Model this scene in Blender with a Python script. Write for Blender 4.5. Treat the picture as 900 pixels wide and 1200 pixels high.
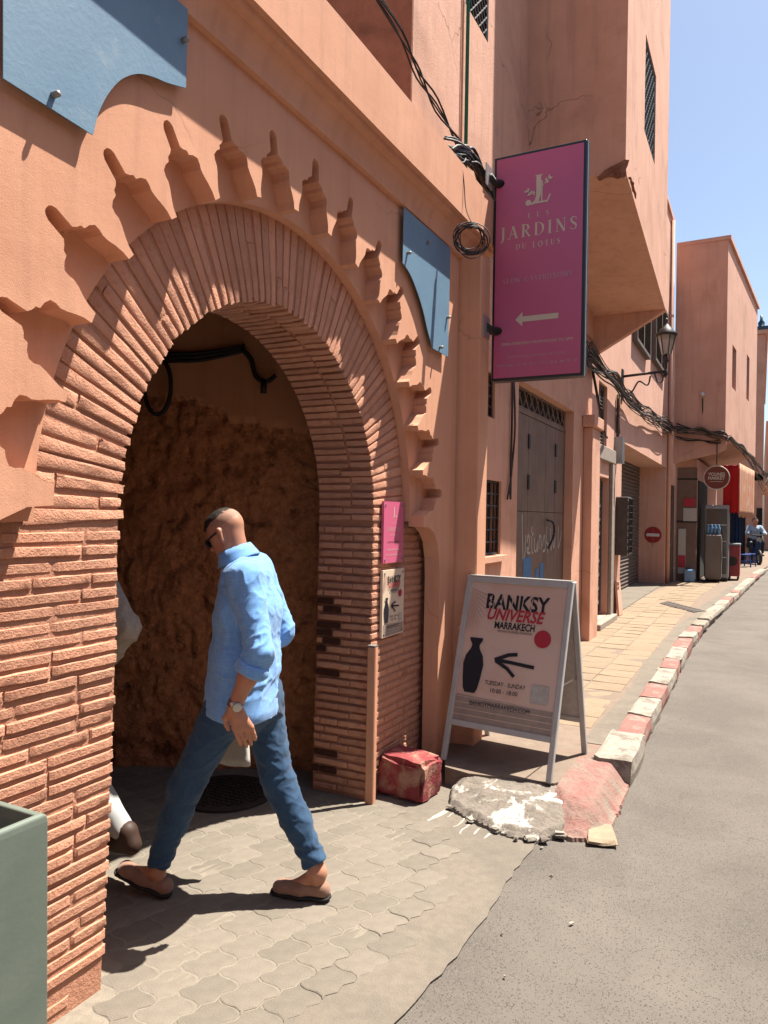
import bpy, bmesh, math, random
import numpy as np
from mathutils import Vector, Matrix, noise
from mathutils.geometry import tessellate_polygon
random.seed(7)
R = math.radians
scn = bpy.context.scene
for o in list(bpy.data.objects): bpy.data.objects.remove(o)
col = scn.collection

# ------------------------------------------------------------------ camera
cam_d = bpy.data.cameras.new('camera'); cam = bpy.data.objects.new('camera', cam_d); col.objects.link(cam)
cam_d.sensor_fit = 'VERTICAL'; cam_d.sensor_height = 36.0; cam_d.sensor_width = 27.0
cam_d.lens = 866 / 1200 * 36; cam_d.clip_start = .05; cam_d.clip_end = 3000
th, pt, rl = R(27.0), R(.25), R(1.03)
Fw = Vector((-math.sin(th)*math.cos(pt), math.cos(th)*math.cos(pt), math.sin(pt)))
Rt = Vector((math.cos(th), math.sin(th), 0)); Up = Rt.cross(Fw)
Rt2 = Rt*math.cos(rl) + Up*math.sin(rl); Up2 = Up*math.cos(rl) - Rt*math.sin(rl)
cam.matrix_world = Matrix(((Rt2.x, Up2.x, -Fw.x, 1.79), (Rt2.y, Up2.y, -Fw.y, 0.0), (Rt2.z, Up2.z, -Fw.z, 1.6), (0, 0, 0, 1)))
scn.camera = cam

# ------------------------------------------------------------------ sky, sun, exposure
SUNV = Vector((.28, .33, 1.0)).normalized()
world = bpy.data.worlds.new('World'); scn.world = world; world.use_nodes = True
wn = world.node_tree; sky = wn.nodes.new('ShaderNodeTexSky'); sky.sky_type = 'NISHITA'; sky.sun_disc = False
sky.sun_elevation = math.asin(SUNV.z); sky.sun_rotation = math.atan2(SUNV.x, SUNV.y)
sky.air_density = 1.0; sky.dust_density = 1.5; sky.ozone_density = .0
bg = wn.nodes['Background']; wn.links.new(sky.outputs[0], bg.inputs[0]); bg.inputs[1].default_value = .064
sun_d = bpy.data.lights.new('sun', 'SUN'); sun_d.energy = 5.0; sun_d.angle = R(.53); sun_d.color = (1.0, .95, .86)
sun = bpy.data.objects.new('sun', sun_d); col.objects.link(sun)
sun.rotation_euler = (-SUNV).to_track_quat('-Z', 'Y').to_euler(); sun.location = (3, 4, 12)
vs = scn.view_settings; vs.view_transform = 'Standard'; vs.look = 'None'; vs.exposure = 1.55; vs.gamma = 1.0; vs.use_curve_mapping = False
scn.render.engine = 'CYCLES'
scn.cycles.max_bounces = 8; scn.cycles.diffuse_bounces = 5

# ------------------------------------------------------------------ helpers
WM = {}      # world matrix of every object built
def tag(o, label=None, cat=None, group=None, kind=None):
    if label: o['label'] = label
    if cat: o['category'] = cat
    if group: o['group'] = group
    if kind: o['kind'] = kind
    return o

def empty(name, loc, label, cat, group=None):
    o = bpy.data.objects.new(name, None); o.location = loc; o.empty_display_size = .1
    col.objects.link(o); WM[o.name] = Matrix.Translation(loc); return tag(o, label, cat, group)

def link(name, me, mat=None, parent=None, mw=None):
    if mat is not None and not me.materials: me.materials.append(mat)
    o = bpy.data.objects.new(name, me); col.objects.link(o)
    if mw is not None: o.matrix_basis = mw
    WM[o.name] = mw.copy() if mw is not None else Matrix()
    if parent is not None:
        o.parent = parent; o.matrix_parent_inverse = WM[parent.name].inverted()
    return o

def mesh(vs, fs, smooth=False, name='m'):
    me = bpy.data.meshes.new(name); me.from_pydata([tuple(v) for v in vs], [], [tuple(f) for f in fs]); me.update()
    if smooth: me.shade_smooth()
    return me

class MB:
    def __init__(s): s.v = []; s.f = []
    def add(s, vs, fs):
        n = len(s.v); s.v += [tuple(v) for v in vs]; s.f += [tuple(i+n for i in f) for f in fs]; return s
    def box(s, x0, x1, y0, y1, z0, z1, M=None):
        v = [Vector(p) for p in ((x0,y0,z0),(x1,y0,z0),(x1,y1,z0),(x0,y1,z0),(x0,y0,z1),(x1,y0,z1),(x1,y1,z1),(x0,y1,z1))]
        if M is not None: v = [M @ p for p in v]
        return s.add(v, ((0,3,2,1),(4,5,6,7),(0,1,5,4),(1,2,6,5),(2,3,7,6),(3,0,4,7)))
    def prism(s, pts, off):
        """solid from a planar polygon of 3D points pushed by off"""
        n = len(pts); a = [Vector(p) for p in pts]; b = [p + Vector(off) for p in a]
        t = tessellate_polygon([a])
        fs = [tuple(x) for x in t] + [tuple(n+i for i in reversed(x)) for x in t]
        fs += [(i, (i+1) % n, n+(i+1) % n, n+i) for i in range(n)]
        return s.add(a+b, fs)
    def tube(s, path, r, n=8, closed=False):
        P = [Vector(p) for p in path]; k = len(P)
        rr = r if isinstance(r, (list, tuple)) else [r]*k
        base = len(s.v); up = Vector((0.13, .21, .97))
        for i, p in enumerate(P):
            if closed: t = P[(i+1) % k] - P[i-1]
            else: t = P[min(i+1, k-1)] - P[max(i-1, 0)]
            t.normalize(); a = t.cross(up)
            if a.length < .05: a = t.cross(Vector((1, 0, 0)))
            a.normalize(); b = t.cross(a)
            for j in range(n):
                an = 2*math.pi*j/n; s.v.append(tuple(p + (a*math.cos(an) + b*math.sin(an))*rr[i]))
        m = k if closed else k-1
        for i in range(m):
            for j in range(n):
                a0 = base+i*n+j; a1 = base+i*n+(j+1) % n; b0 = base+((i+1) % k)*n+j; b1 = base+((i+1) % k)*n+(j+1) % n
                s.f.append((a0, b0, b1, a1))
        if not closed:
            s.f.append(tuple(base+j for j in range(n))); s.f.append(tuple(base+(k-1)*n+j for j in reversed(range(n))))
        return s
    def lathe(s, prof, c, n=16):
        """prof: (r,z) list; axis z at c"""
        b = len(s.v)
        for (r, z) in prof:
            for j in range(n):
                a = 2*math.pi*j/n; s.v.append((c[0]+r*math.cos(a), c[1]+r*math.sin(a), c[2]+z))
        for i in range(len(prof)-1):
            for j in range(n): s.f.append((b+i*n+j, b+i*n+(j+1) % n, b+(i+1)*n+(j+1) % n, b+(i+1)*n+j))
        s.f.append(tuple(b+j for j in reversed(range(n)))); s.f.append(tuple(b+(len(prof)-1)*n+j for j in range(n)))
        return s
    def build(s, name, mat, parent=None, smooth=False, mw=None):
        return link(name, mesh(s.v, s.f, smooth), mat, parent, mw)

def bevel(o, w=.004, seg=1):
    m = o.modifiers.new('bevel', 'BEVEL'); m.width = w; m.segments = seg; m.limit_method = 'ANGLE'; m.angle_limit = R(40)
    return o

def catmull(P, n=6, closed=False):
    P = [Vector(p) for p in P]; out = []; k = len(P)
    for i in range(k if closed else k-1):
        if closed: a, b, c, d = P[i-1], P[i], P[(i+1) % k], P[(i+2) % k]
        else: a, b, c, d = P[max(i-1, 0)], P[i], P[i+1], P[min(i+2, k-1)]
        for j in range(n):
            t = j/n; out.append(.5*((2*b) + (c-a)*t + (2*a-5*b+4*c-d)*t*t + (3*b-a-3*c+d)*t**3))
    if not closed: out.append(P[-1])
    return out

# ------------------------------------------------------------------ materials
MATS = {}
ALB = .68     # overall reflectance level that goes with the exposure above
def M(name, c1, c2=None, scale=6., rough=.85, bump=0., bscale=80., c3=None, s3=1.2, a3=(.5, .62), vary=0., metal=0., streak=0., coat=0., spec=.3, bdist=.01, sheen=0., weave=0., trans=0., b2=0., b2scale=12., crack=0.):
    c1, c2, c3 = [tuple(ALB*x for x in c) if c else c for c in (c1, c2, c3)]
    m = bpy.data.materials.new(name); m.use_nodes = True; nt = m.node_tree; N = nt.nodes; L = nt.links
    p = N['Principled BSDF']; p.inputs['Roughness'].default_value = rough; p.inputs['Metallic'].default_value = metal
    p.inputs['Specular IOR Level'].default_value = spec; p.inputs['Coat Weight'].default_value = coat
    p.inputs['Sheen Weight'].default_value = sheen
    if trans: p.inputs['Transmission Weight'].default_value = trans
    tc = N.new('ShaderNodeTexCoord').outputs['Object']
    def nz(sc, det=5., r=.6, vec=tc, dist=0.):
        n = N.new('ShaderNodeTexNoise'); n.inputs['Scale'].default_value = sc; n.inputs['Detail'].default_value = det
        n.inputs['Roughness'].default_value = r; n.inputs['Distortion'].default_value = dist; L.new(vec, n.inputs['Vector']); return n.outputs['Fac']
    def ramp(f, a, b):
        r = N.new('ShaderNodeMapRange'); r.inputs['From Min'].default_value = a; r.inputs['From Max'].default_value = b; L.new(f, r.inputs['Value']); return r.outputs[0]
    def mix(f, a, b, mode='MIX'):
        x = N.new('ShaderNodeMix'); x.data_type = 'RGBA'; x.blend_type = mode
        if isinstance(f, float): x.inputs[0].default_value = f
        else: L.new(f, x.inputs[0])
        for k, v in ((6, a), (7, b)):
            if isinstance(v, tuple): x.inputs[k].default_value = (*v[:3], 1)
            else: L.new(v, x.inputs[k])
        return x.outputs[2]
    c = c1
    if c2: c = mix(ramp(nz(scale), .34, .66), c1, c2)
    if c3: c = mix(ramp(nz(s3, 7., .65, dist=.4), *a3), c, c3)
    if streak:
        mp = N.new('ShaderNodeMapping'); mp.inputs['Scale'].default_value = (9, 9, .5); L.new(tc, mp.inputs[0])
        f = ramp(nz(1.6, 6., .6, mp.outputs[0]), .5, .8); mm = N.new('ShaderNodeMath'); mm.operation = 'MULTIPLY'; L.new(f, mm.inputs[0]); mm.inputs[1].default_value = streak
        c = mix(mm.outputs[0], c, tuple(.55*x for x in c1))
    if vary:
        oi = N.new('ShaderNodeObjectInfo'); hs = N.new('ShaderNodeHueSaturation')
        r = N.new('ShaderNodeMapRange'); r.inputs['To Min'].default_value = 1-vary; r.inputs['To Max'].default_value = 1+vary*.7
        L.new(oi.outputs['Random'], r.inputs['Value']); L.new(r.outputs[0], hs.inputs['Value'])
        if isinstance(c, tuple): hs.inputs['Color'].default_value = (*c, 1)
        else: L.new(c, hs.inputs['Color'])
        c = hs.outputs['Color']
    if crack:
        wv = N.new('ShaderNodeTexNoise'); wv.inputs['Scale'].default_value = 2.; wv.inputs['Detail'].default_value = 6; L.new(tc, wv.inputs['Vector'])
        vm = N.new('ShaderNodeVectorMath'); vm.operation = 'MULTIPLY_ADD'; L.new(wv.outputs['Color'], vm.inputs[0]); vm.inputs[1].default_value = (.5,)*3; L.new(tc, vm.inputs[2])
        vo = N.new('ShaderNodeTexVoronoi'); vo.feature = 'DISTANCE_TO_EDGE'; vo.inputs['Scale'].default_value = .62; L.new(vm.outputs[0], vo.inputs['Vector'])
        f = ramp(vo.outputs['Distance'], .004, .0); g = ramp(nz(.9, 2.), .5, .56)
        mm = N.new('ShaderNodeMath'); mm.operation = 'MULTIPLY'; L.new(f, mm.inputs[0]); L.new(g, mm.inputs[1])
        m2 = N.new('ShaderNodeMath'); m2.operation = 'MULTIPLY'; L.new(mm.outputs[0], m2.inputs[0]); m2.inputs[1].default_value = crack
        c = mix(m2.outputs[0], c, tuple(.3*x for x in c1))
    if weave:
        w1 = N.new('ShaderNodeTexNoise'); mp = N.new('ShaderNodeMapping'); mp.inputs['Scale'].default_value = (260, 260, 12); L.new(tc, mp.inputs[0]); w1.inputs['Scale'].default_value = 1.; L.new(mp.outputs[0], w1.inputs['Vector'])
        w2 = N.new('ShaderNodeTexNoise'); mp = N.new('ShaderNodeMapping'); mp.inputs['Scale'].default_value = (14, 14, 300); L.new(tc, mp.inputs[0]); w2.inputs['Scale'].default_value = 1.; L.new(mp.outputs[0], w2.inputs['Vector'])
        a = N.new('ShaderNodeMath'); a.operation = 'ADD'; L.new(w1.outputs['Fac'], a.inputs[0]); L.new(w2.outputs['Fac'], a.inputs[1])
        f = ramp(a.outputs[0], .8, 1.3); mm = N.new('ShaderNodeMath'); mm.operation = 'MULTIPLY'; L.new(f, mm.inputs[0]); mm.inputs[1].default_value = weave
        c = mix(mm.outputs[0], c, tuple(min(1., x*1.9+.03) for x in c1))
    if isinstance(c, tuple): p.inputs['Base Color'].default_value = (*c, 1)
    else: L.new(c, p.inputs['Base Color'])
    prev = None
    for (st, sc, det) in ((b2, b2scale, 4.), (bump, bscale, 6.)):
        if st:
            b = N.new('ShaderNodeBump'); b.inputs['Strength'].default_value = st; b.inputs['Distance'].default_value = bdist
            L.new(nz(sc, det, .65), b.inputs['Height'])
            if prev: L.new(prev, b.inputs['Normal'])
            prev = b.outputs[0]
    if prev: L.new(prev, p.inputs['Normal'])
    MATS[name] = m; return m

STU = (.84, .425, .265); STU2 = (.76, .37, .222)
stucco = M('stucco', STU, STU2, 2.2, .9, .16, 200, streak=.42, b2=.22, b2scale=6., c3=(.66, .31, .185), s3=1.3, a3=(.55, .75), crack=.4)
stucco_b = M('stucco_neighbour', (.84, .455, .315), (.74, .39, .265), 2.4, .9, .4, 90, streak=.55, b2=.4, b2scale=5., c3=(.6, .31, .205), s3=1.1, a3=(.53, .68), crack=.85)
stucco_c = M('stucco_garage', (.83, .475, .35), (.74, .405, .29), 2.2, .9, .4, 90, streak=.55, b2=.3, b2scale=5., c3=(.64, .35, .235), s3=.8, a3=(.56, .7))
stucco_d = M('stucco_far', (.80, .45, .325), (.71, .38, .27), 1.8, .9, .3, 60, streak=.5, c3=(.58, .315, .215), s3=.6, a3=(.56, .7))
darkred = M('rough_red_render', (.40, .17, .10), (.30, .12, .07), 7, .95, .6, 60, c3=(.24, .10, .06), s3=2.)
painted_brick = M('painted_brick', (.78, .39, .25), (.68, .32, .2), 14, .92, .6, 140, vary=.17, c3=(.46, .19, .11), s3=6., a3=(.57, .72), b2=.7, b2scale=40.)
mortar = M('mortar', (.62, .30, .19), (.53, .25, .155), 20, .95, .6, 90, b2=.5, b2scale=30)
clay_hole_shade = M('raw_clay_hole_shade', (.10, .035, .02), (.055, .02, .013), 30, .95, .6, 90)  # dark clay colour with the depth shade of missing-brick holes put in
earth = M('rammed_earth', (.72, .30, .13), (.46, .18, .078), 24, 1., .9, 40, c3=(.22, .08, .035), s3=9., a3=(.55, .66), b2=.5, b2scale=22, bdist=.03)
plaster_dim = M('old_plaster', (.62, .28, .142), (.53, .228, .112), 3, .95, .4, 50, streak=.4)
asphalt = M('asphalt', (.165, .141, .12), (.128, .109, .093), 210, .92, .8, 260, c3=(.21, .178, .148), s3=1.1, a3=(.38, .66), bdist=.006, crack=.5)
concrete = M('concrete_apron', (.245, .204, .16), (.205, .171, .135), 25, .95, .5, 130, c3=(.165, .14, .113), s3=2.6, a3=(.45, .7))
redconc = M('reddish_concrete', (.27, .205, .155), (.22, .165, .125), 12, .95, .5, 100, c3=(.29, .17, .13), s3=3., a3=(.55, .75))
paver_m = M('paver', (.245, .207, .164), (.21, .178, .141), 18, .92, .5, 150, vary=.13, c3=(.285, .24, .188), s3=3, a3=(.45, .75))
sand_m = M('joint_sand', (.32, .272, .212), (.25, .212, .165), 30, 1., .5, 200)
tile_m = M('pavement_tile', (.36, .265, .175), (.31, .225, .15), 12, .9, .3, 120, vary=.07, c3=(.25, .185, .125), s3=3., a3=(.55, .75))
kerb_w = M('kerb_white', (.44, .39, .32), (.33, .285, .23), 22, .9, .7, 70, c3=(.24, .2, .165), s3=9., a3=(.54, .62), b2=.8, b2scale=20)
kerb_r = M('kerb_red', (.33, .135, .115), (.34, .18, .145), 18, .9, .7, 70, c3=(.34, .27, .22), s3=9., a3=(.54, .64), b2=.8, b2scale=20)
corner_m = M('worn_red_kerb', (.33, .15, .125), (.31, .2, .16), 9, .9, .7, 70, c3=(.29, .225, .175), s3=4., a3=(.47, .6), b2=.8, b2scale=20)
kerb_g = M('kerb_bare', (.33, .28, .22), (.26, .22, .175), 20, .95, .7, 80, c3=(.42, .37, .3), s3=6., b2=.8, b2scale=20)
redstone = M('red_painted_stone', (.33, .06, .065), (.27, .05, .05), 14, .95, .7, 60, c3=(.46, .26, .18), s3=6., a3=(.47, .62), b2=1., b2scale=16)
brokenm = M('broken_concrete', (.27, .225, .185), (.2, .17, .14), 16, 1., .45, 110, c3=(.58, .53, .46), s3=6., a3=(.53, .58), b2=.4, b2scale=25, bdist=.015)
whitepaint = M('splashed_white_paint', (.56, .51, .44), (.4, .35, .28), 30, .8, .3, 100)
blue_sheet = M('blue_metal_sheet', (.17, .30, .42), (.145, .265, .385), 5, .55, .12, 60, c3=(.27, .37, .46), s3=3.5, a3=(.58, .75), spec=.4, b2=.1, b2scale=3.)
bolt_m = M('bolt_metal', (.35, .33, .3), None, rough=.5, metal=.6)
black_m = M('black_cable', (.018, .016, .016), None, rough=.6)
grey_cab = M('dusty_cable', (.10, .075, .062), (.2, .14, .11), 15, .8)
wire_m = M('wire', (.06, .045, .04), None, rough=.6)
iron = M('black_iron', (.022, .02, .021), (.04, .032, .028), 20, .55, .1, 90)
green_pipe = M('green_pipe', (.02, .20, .12), None, rough=.5)
alu = M('aluminium', (.62, .6, .57), None, rough=.42, metal=.75)
white_frame = M('white_frame', (.6, .575, .545), (.5, .48, .455), 9, .5, spec=.4)
pink_m = M('sign_pink', (.60, .118, .245), None, rough=.35, spec=.5)
pink_l = M('plaque_pink', (.78, .16, .29), None, rough=.35, spec=.5)
sign_frame = M('sign_frame', (.012, .014, .02), None, rough=.35, spec=.5)
gold_t = M('sign_lettering', (.70, .60, .47), None, rough=.5)
pale_t = M('sign_small_lettering', (.62, .36, .42), None, rough=.5)
poster_m = M('poster', (.82, .56, .44), (.77, .51, .4), 3, .5, c3=(.86, .62, .5), s3=2.)
poster_l = M('poster_light', (.92, .72, .53), (.86, .66, .48), 6, .5)
poster_g = M('poster_floor', (.46, .36, .3), (.36, .28, .235), 14, .5)
palm_t = M('poster_leaf_tint', (.70, .46, .36), None, rough=.5)
ink = M('ink', (.02, .022, .03), None, rough=.5)
redink = M('red_ink', (.55, .035, .06), None, rough=.5)
paper = M('paper', (.62, .58, .52), (.52, .48, .43), 30, .8)
steel_door = M('steel_door', (.27, .185, .145), (.21, .14, .108), 4, .75, .15, 40, streak=.6, c3=(.33, .2, .14), s3=2.5, a3=(.5, .75), spec=.2)
white_t = M('white_spray', (.5, .46, .42), None, rough=.7)
blue_pt = M('blue_paint', (.07, .19, .42), (.09, .23, .47), 12, .7)
shutter_m = M('shutter_steel', (.17, .135, .115), (.125, .1, .085), 6, .6, .1, 40, metal=.0, streak=.4)
stone_fr = M('stone_frame', (.42, .35, .29), (.33, .27, .22), 14, .9, .5, 70)
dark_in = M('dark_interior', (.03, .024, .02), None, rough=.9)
louvre_m = M('louvre_wood', (.18, .145, .125), (.13, .1, .088), 8, .7)
glass_d = M('dark_glass', (.03, .035, .04), None, rough=.12, spec=.6)
lamp_glass = M('lamp_glass', (.55, .55, .5), None, rough=.25, trans=.55)
box_m = M('meter_box', (.10, .08, .07), (.075, .06, .055), 10, .7)
noentry_r = M('no_entry_red', (.35, .02, .02), None, rough=.5)
white_m = M('white_paint', (.75, .72, .68), None, rough=.5)
red_cloth = M('red_cloth', (.62, .012, .012), (.55, .01, .01), 4, .8)
orange_cloth = M('faded_orange_cloth', (.62, .25, .13), (.56, .30, .19), 5, .85, c3=(.66, .42, .3), s3=4.)
wood_m = M('shop_wood', (.25, .16, .12), (.2, .125, .092), 6, .7)
fridge_m = M('fridge_case', (.4, .41, .42), (.33, .335, .34), 4, .4, metal=.2)
cab_m = M('grey_cabinet', (.22, .175, .15), (.185, .145, .125), 5, .5)
red_cab = M('red_cabinet', (.36, .05, .05), (.30, .04, .045), 5, .45)
bluebot = M('blue_bottles', (.12, .28, .5), (.2, .36, .55), 25, .25, spec=.5)
navy = M('navy_cloth', (.02, .045, .12), None, rough=.85)
plastic_b = M('blue_plastic', (.02, .06, .25), None, rough=.4)
bin_m = M('bin_green_grey', (.17, .205, .165), (.145, .18, .145), 4, .55, .06, 60, c3=(.2, .235, .195), s3=2., a3=(.5, .8), spec=.35)
teal_tile = M('teal_tile', (.015, .05, .09), None, rough=.3, spec=.5)
skin = M('skin', (.56, .27, .165), (.50, .225, .135), 18, .5, .12, 300, c3=(.56, .25, .16), s3=8., spec=.35)
_p = skin.node_tree.nodes['Principled BSDF']; _p.inputs['Subsurface Weight'].default_value = .15; _p.inputs['Subsurface Radius'].default_value = (1., .35, .2); _p.inputs['Subsurface Scale'].default_value = .012
hair_m = M('hair', (.022, .014, .011), (.04, .027, .02), 120, .6, .6, 300)
stub_m = M('stubble', (.40, .215, .145), (.47, .245, .16), 160, .6, .3, 400)
linen = M('blue_linen', (.20, .43, .82), (.16, .37, .76), 9, .85, .25, 420, weave=.28, sheen=.2)
denim = M('blue_trousers', (.028, .082, .165), (.02, .06, .13), 14, .85, .3, 420, weave=.16, sheen=.1)
suede = M('suede', (.36, .20, .135), (.30, .165, .11), 30, .9, .3, 250, sheen=.2)
sole_m = M('sole', (.02, .018, .018), None, rough=.7)
steel_m = M('steel', (.6, .58, .55), None, rough=.3, metal=.9)
grey_knit = M('grey_beige_shirt', (.55, .49, .41), (.42, .37, .31), 40, .95, .3, 250)
light_trs = M('pale_trousers', (.46, .46, .45), None, rough=.9)
brown_lea = M('brown_leather', (.06, .03, .02), None, rough=.6)
tan_slab = M('tan_slab', (.42, .31, .21), (.36, .26, .175), 14, .9, .5, 90)
castiron = M('cast_iron', (.055, .042, .034), (.04, .03, .025), 20, .7, .3, 80)

def asphalt_extra():
    nt = asphalt.node_tree; N, L = nt.nodes, nt.links; p = N['Principled BSDF']
    tc = N.new('ShaderNodeTexCoord'); v = N.new('ShaderNodeTexVoronoi'); v.inputs['Scale'].default_value = 230; L.new(tc.outputs['Object'], v.inputs['Vector'])
    src = p.inputs['Base Color'].links[0].from_socket
    g = N.new('ShaderNodeSeparateColor'); L.new(v.outputs['Color'], g.inputs[0])
    r1 = N.new('ShaderNodeMapRange'); r1.inputs[1].default_value = .8; r1.inputs[2].default_value = .95; L.new(g.outputs[0], r1.inputs[0])
    r2 = N.new('ShaderNodeMapRange'); r2.inputs[1].default_value = .86; r2.inputs[2].default_value = .95; L.new(g.outputs[1], r2.inputs[0])
    a = N.new('ShaderNodeMix'); a.data_type = 'RGBA'; L.new(r1.outputs[0], a.inputs[0]); L.new(src, a.inputs[6]); a.inputs[7].default_value = (.13, .115, .1, 1)
    b = N.new('ShaderNodeMix'); b.data_type = 'RGBA'; L.new(r2.outputs[0], b.inputs[0]); L.new(a.outputs[2], b.inputs[6]); b.inputs[7].default_value = (.058, .05, .044, 1)
    L.new(b.outputs[2], p.inputs['Base Color'])
asphalt_extra()

def tile_extra():
    nt = tile_m.node_tree; N, L = nt.nodes, nt.links; p = N['Principled BSDF']
    tc = N.new('ShaderNodeTexCoord'); w = N.new('ShaderNodeTexWave'); w.bands_direction = 'Y'; w.inputs['Scale'].default_value = 9.5; w.inputs['Distortion'].default_value = 1.2; w.inputs['Detail Scale'].default_value = 2.
    L.new(tc.outputs['Object'], w.inputs['Vector'])
    b = N.new('ShaderNodeBump'); b.inputs['Strength'].default_value = .7; b.inputs['Distance'].default_value = .006; L.new(w.outputs['Fac'], b.inputs['Height'])
    if p.inputs['Normal'].links: L.new(p.inputs['Normal'].links[0].from_socket, b.inputs['Normal'])
    L.new(b.outputs[0], p.inputs['Normal'])
    src = p.inputs['Base Color'].links[0].from_socket
    r = N.new('ShaderNodeMapRange'); r.inputs[1].default_value = .25; r.inputs[2].default_value = .0; r.inputs[4].default_value = .45; L.new(w.outputs['Fac'], r.inputs[0])
    a = N.new('ShaderNodeMix'); a.data_type = 'RGBA'; L.new(r.outputs[0], a.inputs[0]); L.new(src, a.inputs[6]); a.inputs[7].default_value = (.14, .1, .065, 1); L.new(a.outputs[2], p.inputs['Base Color'])
tile_extra()

# ------------------------------------------------------------------ rough shapes
def rough_box(nx, ny, nz, sx, sy, sz, jit=.1, rnd=.25, seed=0, inset=.0):
    """closed box grid of size sx,sy,sz centred on 0, worn edges. rnd: edge pull in metres"""
    rg = random.Random(seed); idx = {}; vs = []; fs = []
    def tt(i, n):      # tight rows next to the edges
        if n < 3: return i/n
        if i == 0: return 0.
        if i == n: return 1.
        e = .5/n; return e+(1-2*e)*(i-1)/(n-2)
    def vid(i, j, k):
        if (i, j, k) in idx: return idx[(i, j, k)]
        p = [(tt(i, nx)-.5)*sx, (tt(j, ny)-.5)*sy, (tt(k, nz)-.5)*sz]
        ex = [i in (0, nx), j in (0, ny), k in (0, nz)]
        if sum(ex) >= 2:
            for a in range(3):
                if ex[a]: p[a] *= max(.2, 1 - 2*rnd*rg.uniform(.5, 1.5)/(sx, sy, sz)[a])
        for a in range(3): p[a] += rg.uniform(-1, 1)*jit
        vs.append(p); idx[(i, j, k)] = len(vs)-1; return len(vs)-1
    for i in range(nx):
        for j in range(ny):
            fs.append((vid(i, j, 0), vid(i, j+1, 0), vid(i+1, j+1, 0), vid(i+1, j, 0)))
            fs.append((vid(i, j, nz), vid(i+1, j, nz), vid(i+1, j+1, nz), vid(i, j+1, nz)))
    for i in range(nx):
        for k in range(nz):
            fs.append((vid(i, 0, k), vid(i+1, 0, k), vid(i+1, 0, k+1), vid(i, 0, k+1)))
            fs.append((vid(i, ny, k), vid(i, ny, k+1), vid(i+1, ny, k+1), vid(i+1, ny, k)))
    for j in range(ny):
        for k in range(nz):
            fs.append((vid(0, j, k), vid(0, j, k+1), vid(0, j+1, k+1), vid(0, j+1, k)))
            fs.append((vid(nx, j, k), vid(nx, j+1, k), vid(nx, j+1, k+1), vid(nx, j, k+1)))
    return vs, fs

def wall_yz(x0, x1, y0, y1, z0, z1, holes, depth=None):
    """slab with front at x1, back at x0, rectangular holes (ya,yb,za,zb) cut right through"""
    b = MB(); ys = sorted({y0, y1, *[h[0] for h in holes], *[h[1] for h in holes]}); zs = sorted({z0, z1, *[h[2] for h in holes], *[h[3] for h in holes]})
    for x, fl in ((x1, 0), (x0, 1)):
        for i in range(len(ys)-1):
            for k in range(len(zs)-1):
                cy, cz = (ys[i]+ys[i+1])/2, (zs[k]+zs[k+1])/2
                if any(h[0] < cy < h[1] and h[2] < cz < h[3] for h in holes): continue
                q = [(x, ys[i], zs[k]), (x, ys[i+1], zs[k]), (x, ys[i+1], zs[k+1]), (x, ys[i], zs[k+1])]
                b.add(q if not fl else q[::-1], ((0, 1, 2, 3),))
    for (a, c, d, e) in holes:
        q = [(a, d), (c, d), (c, e), (a, e)]
        for i in range(4):
            p, r = q[i], q[(i+1) % 4]; b.add([(x1, *p), (x0, *p), (x0, *r), (x1, *r)], ((0, 1, 2, 3),))
    q = [(y0, z0), (y1, z0), (y1, z1), (y0, z1)]
    for i in range(4):
        p, r = q[i], q[(i+1) % 4]; b.add([(x0, *p), (x1, *p), (x1, *r), (x0, *r)], ((0, 1, 2, 3),))
    return b

# text: builds a flat mesh in (u,v) then maps it with fn(u,v)->Vector
def text_mesh(s, size, align='CENTER', bold=0., spacing=1., shear=0.):
    cu = bpy.data.curves.new('t', 'FONT'); cu.body = s; cu.size = size; cu.align_x = align; cu.align_y = 'CENTER'
    cu.offset = bold; cu.space_character = spacing; cu.shear = shear; cu.resolution_u = 3
    ob = bpy.data.objects.new('t', cu); col.objects.link(ob)
    dg = bpy.context.evaluated_depsgraph_get(); me = bpy.data.meshes.new_from_object(ob.evaluated_get(dg))
    vs = [(v.co.x, v.co.y) for v in me.vertices]; fs = [tuple(p.vertices) for p in me.polygons]
    bpy.data.objects.remove(ob); bpy.data.curves.remove(cu); bpy.data.meshes.remove(me)
    return vs, fs
def text(s, fn, u, v, size, mat, parent, name='lettering', width=None, flipx=False, **k):
    vs, fs = text_mesh(s, size, **k)
    if not vs: return None
    if width:
        a = min(p[0] for p in vs); b = max(p[0] for p in vs); q = width/(b-a); vs = [((p[0]-(a+b)/2)*q, p[1]) for p in vs]
    return link(name, mesh([fn(u+p[0], v+p[1]) for p in vs], fs), mat, parent)
def ribbon(pts, w, fn, mb):
    """flat stroke in (u,v) space; w constant or list"""
    P = [Vector((p[0], p[1])) for p in pts]; n = len(P); ws = w if isinstance(w, (list, tuple)) else [w]*n; a = []; b = []
    for i in range(n):
        t = (P[min(i+1, n-1)]-P[max(i-1, 0)]).normalized(); nn = Vector((-t.y, t.x))*ws[i]/2
        a.append(fn(*(P[i]+nn))); b.append(fn(*(P[i]-nn)))
    base = a+b; mb.add(base, [(i, i+1, n+i+1, n+i) for i in range(n-1)])
def poly2(pts, fn, mb):
    v = [fn(*p) for p in pts]; t = tessellate_polygon([[Vector((p[0], p[1], 0)) for p in pts]]); mb.add(v, t)
def arc(cx, cy, rx, ry, a0, a1, n=10): return [(cx+rx*math.cos(R(a0+(a1-a0)*i/n)), cy+ry*math.sin(R(a0+(a1-a0)*i/n))) for i in range(n+1)]
K, H = .17, .055    # thick, thin stroke of the serif alphabet
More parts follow.
